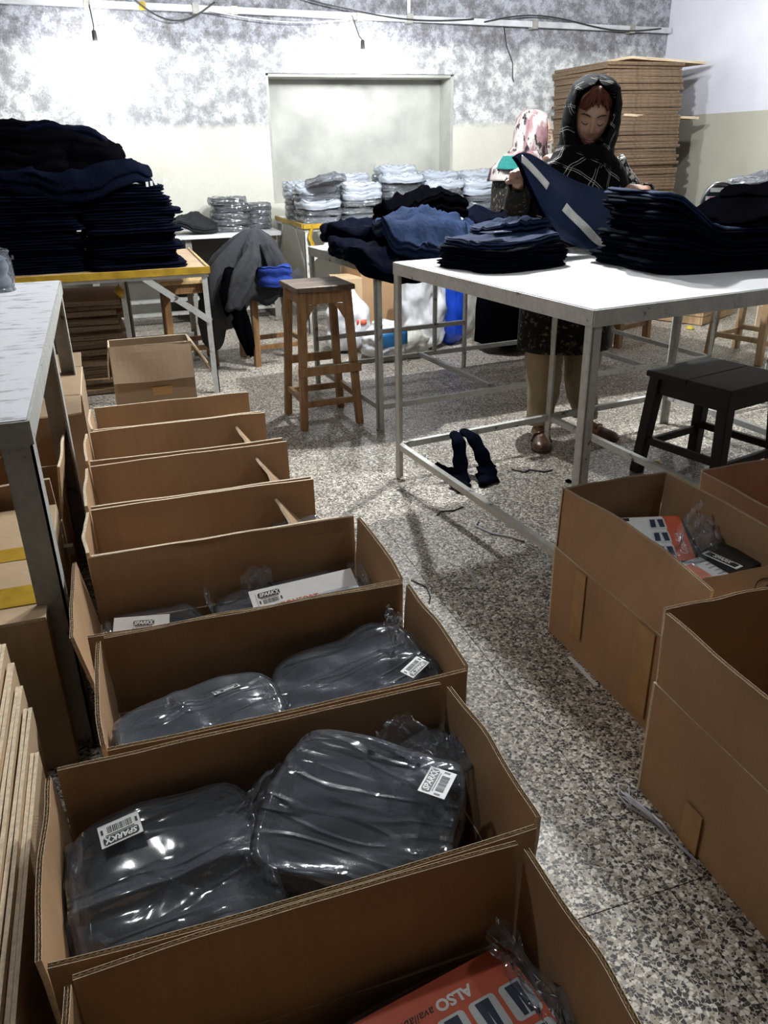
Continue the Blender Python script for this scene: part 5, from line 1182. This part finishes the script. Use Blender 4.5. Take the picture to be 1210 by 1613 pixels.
# striped pouch and glossy packs standing on the far right of the packing table
sp = thing('striped_pouch', 'black and white striped round pouch with a pink patch', 'pouch', (2.435, 2.90, ZR), R(-34))
mb = MB()
def pouch_ring(y, s): return [Vector((.075*s*math.copysign(abs(math.cos(a))**.8, math.cos(a)), y, .125+.125*s*math.sin(a)*(1 if math.sin(a) > 0 else .98))) for a in [2*math.pi*k/40 for k in range(40)]]
mb.rings([pouch_ring(-.04, .90), pouch_ring(-.036, 1), pouch_ring(.036, 1), pouch_ring(.04, .90)]); mb.build('pouch_body', 'black_plastic', sp, True)
for i in range(7):
    z = .03+.032*i; hw_ = .075*math.sqrt(max(.05, 1-((z-.125)/.125)**2))*.88; MB().box((0, -.0415, z), (2*hw_, .003, .016)).build('stripe', 'stripe_white', sp)
MB().box((-.012, -.0445, .175), (.060, .003, .04)).build('patch', 'pink', sp); MB().box((-.016, -.0445, .135), (.05, .003, .035)).build('patch', 'stripe_white', sp); MB().box((.038, -.0445, .155), (.036, .003, .06)).build('patch', 'photo_navy', sp)
sackbag('yellow item behind the striped pouch', (2.565, 3.02, ZR), .03, .03, .23, 'yellow_item', 12, name='yellow_packet', cat='packet')
bagged('bagged_garment', (2.80, 2.99, ZR+.17), R(0), .36, .24, .09, 311, 'glossy grey bagged garment behind the right-hand trousers', mat='charcoal', fmat='film_milky', tilt=(0, R(-8)))
gar(.36, .24, .165, 315, 4, .01, 6).build('folded_trousers', 'black_garment', None, True).location = (2.81, 2.99, ZR)
tag([o for o in bpy.data.objects if o.name.startswith('folded_trousers') and not o.get('label')][0], 'black folded trousers under the glossy bagged garment at the far right', 'trousers')
# denim off-cut slung over the table's low rail
ds = thing('denim_offcut', 'dark denim off-cut slung over the low rail of the white table', 'cloth scrap', (1.375, 2.952, 0), R(7.5))
def strip(pts, ws, nm, mat='navy', th=.010):
    pp, ww = smooth_t([Vector(p) for p in pts], ws); rg = []
    for i, (p, w) in enumerate(zip(pp, ww)):
        d = (pp[min(i+1, len(pp)-1)]-pp[max(i-1, 0)]).normalized(); s_ = Vector((1, .25, 0)); s_ = (s_-d*s_.dot(d)).normalized(); u_ = d.cross(s_)
        rg.append([p+s_*(w*math.cos(a)*(1+.12*math.sin(i*1.3)))+u_*(th*math.sin(a)) for a in [2*math.pi*k/16 for k in range(16)]])
    m_ = MB(); m_.rings(rg); m_.build(nm, mat, ds, True)
strip([(-.035, .09, .165), (-.055, .02, .155), (-.07, -.02, .09), (-.09, -.06, .03), (-.12, -.10, .014), (-.15, -.16, .012)], [.022, .034, .038, .042, .048, .014], 'leg_strip', th=.014)
strip([(.015, .10, .165), (.02, .03, .16), (.035, -.02, .10), (.045, -.05, .04), (.02, -.10, .014), (-.04, -.15, .012)], [.022, .034, .04, .045, .052, .014], 'leg_strip', th=.014)
strip([(.05, -.03, .03), (.10, .0, .014), (.13, .04, .012)], [.03, .025, .008], 'tail', 'black_cloth')
strip([(-.10, -.02, .03), (-.14, -.01, .045), (-.17, .01, .08)], [.03, .025, .006], 'tail', 'black_cloth')
def litter(name, label, pts, r, mat, cat='litter'): return tag(MB().tube(smooth_t([Vector(p) for p in pts], [r]*len(pts))[0], r, 6).build(name, mat, None, True), label, cat)
litter('thread_end', 'black thread end curling on the floor beside the denim off-cut', [(1.56, 2.93, .004), (1.60, 2.88, .004), (1.63, 2.90, .004), (1.68, 2.85, .004), (1.72, 2.86, .004)], .0035, 'wire')
litter('drawstring', 'pale cord end lying on the floor beside the low table rail', [(1.20, 2.50, .004), (1.17, 2.46, .004), (1.20, 2.38, .004), (1.25, 2.33, .004), (1.28, 2.28, .004)], .004, 'lint')
litter('thread_end', 'dark thread scrap on the floor in front of the table leg', [(1.07, 2.60, .003), (1.10, 2.63, .003), (1.15, 2.62, .003), (1.20, 2.64, .003)], .003, 'wire')
litter('thread_end', 'fine dark thread curled in the middle of the aisle', [(.80, 2.16, .003), (.83, 2.10, .003), (.82, 2.04, .003), (.80, 2.0, .003)], .002, 'wire')
lt = thing('lint_tuft', 'tuft of grey white lint and cord by the corner of the foreground carton', 'litter', (.90, 1.09, 0))
random.seed(6)
for k in range(9):
    a = random.uniform(0, 6.3); MB().tube([(0+random.uniform(-.015, .015), random.uniform(-.03, .06), .004), (.02*math.cos(a), .03*math.sin(a), .018), (.02*math.cos(a+1), -.03+.03*math.sin(a), .010), (.01+.01*k*.2, -.06-.008*k, .004)], .0018, 5).build('cord_strand', 'lint', lt, True)
MB().tube([(.02, -.05, .004), (.03, -.09, .004), (.026, -.14, .003), (.035, -.20, .003)], .0035, 6).build('cord_strand', 'lint', lt, True)
tag(MB().grid(lambda u, v: Vector((1.055+.012*u, 1.60-.14*v, .002+.001*math.sin(6*v))), 2, 6).build('paper_strip', 'paper', None, solid=.001), 'narrow white paper strip along the base of the leaflet carton', 'litter')
tag(MB().tube([(.985, 2.02, .003), (1.0, 2.12, .004), (1.02, 2.2, .008)], .004, 6).build('film_strip', 'film_white', None, True), 'strip of clear film on the floor left of the leaflet carton', 'litter')
def leafbit(x, y, s, lb, mat='yellow_item'):
    tag(MB().grid(lambda u, v: Vector((x+s*(u-.5)*(1-.6*abs(2*v-1)), y+s*(v-.5), .004+.3*s*math.sin(3*u)*math.sin(3*v))), 5, 5).build('paper_scrap', mat, None, True, solid=.001), lb, 'litter')
leafbit(2.19, 2.76, .05, 'yellow green scrap beside the black stool leg'); leafbit(4.17, 5.08, .07, 'yellow scrap on the floor in front of the crate'); leafbit(1.02, 2.90, .02, 'tiny white paper bit at the foot of the table leg', 'paper'); leafbit(1.72, 2.72, .03, 'small dark scrap on the floor under the white table', 'black_cloth')
# ------------------------------------------------------------------ labels: count identical pieces within each stack
ORD = ['topmost'] + [w+' from the top' for w in 'second third fourth fifth sixth seventh eighth ninth tenth eleventh twelfth thirteenth fourteenth fifteenth sixteenth seventeenth eighteenth nineteenth twentieth'.split()]
TENS = {2: 'twenty', 3: 'thirty', 4: 'forty', 5: 'fifty', 6: 'sixty', 7: 'seventy', 8: 'eighty'}
def ordw(i):
    if i < 20: return ORD[i]
    n = i+1; t_, u_ = divmod(n, 10)
    return ('%s' % {2: 'twentieth', 3: 'thirtieth', 4: 'fortieth', 5: 'fiftieth', 6: 'sixtieth', 7: 'seventieth', 8: 'eightieth'}[t_] if u_ == 0 else '%s-%s' % (TENS[t_], 'first second third fourth fifth sixth seventh eighth ninth'.split()[u_-1]))+' from the top'
by = {}
for o in bpy.data.objects:
    if o.parent is None and o.get('label') and o.get('group'): by.setdefault((o['group'], o['label']), []).append(o)
for (g_, lb), os_ in by.items():
    if len(os_) < 2: continue
    edge = 'on edge' in g_
    os_.sort(key=lambda o: -o.location.x if edge else -o.location.z)
    for i, o in enumerate(os_): o['label'] = lb+', '+(ordw(i).replace('topmost', 'rightmost').replace('the top', 'the right') if edge else ordw(i))
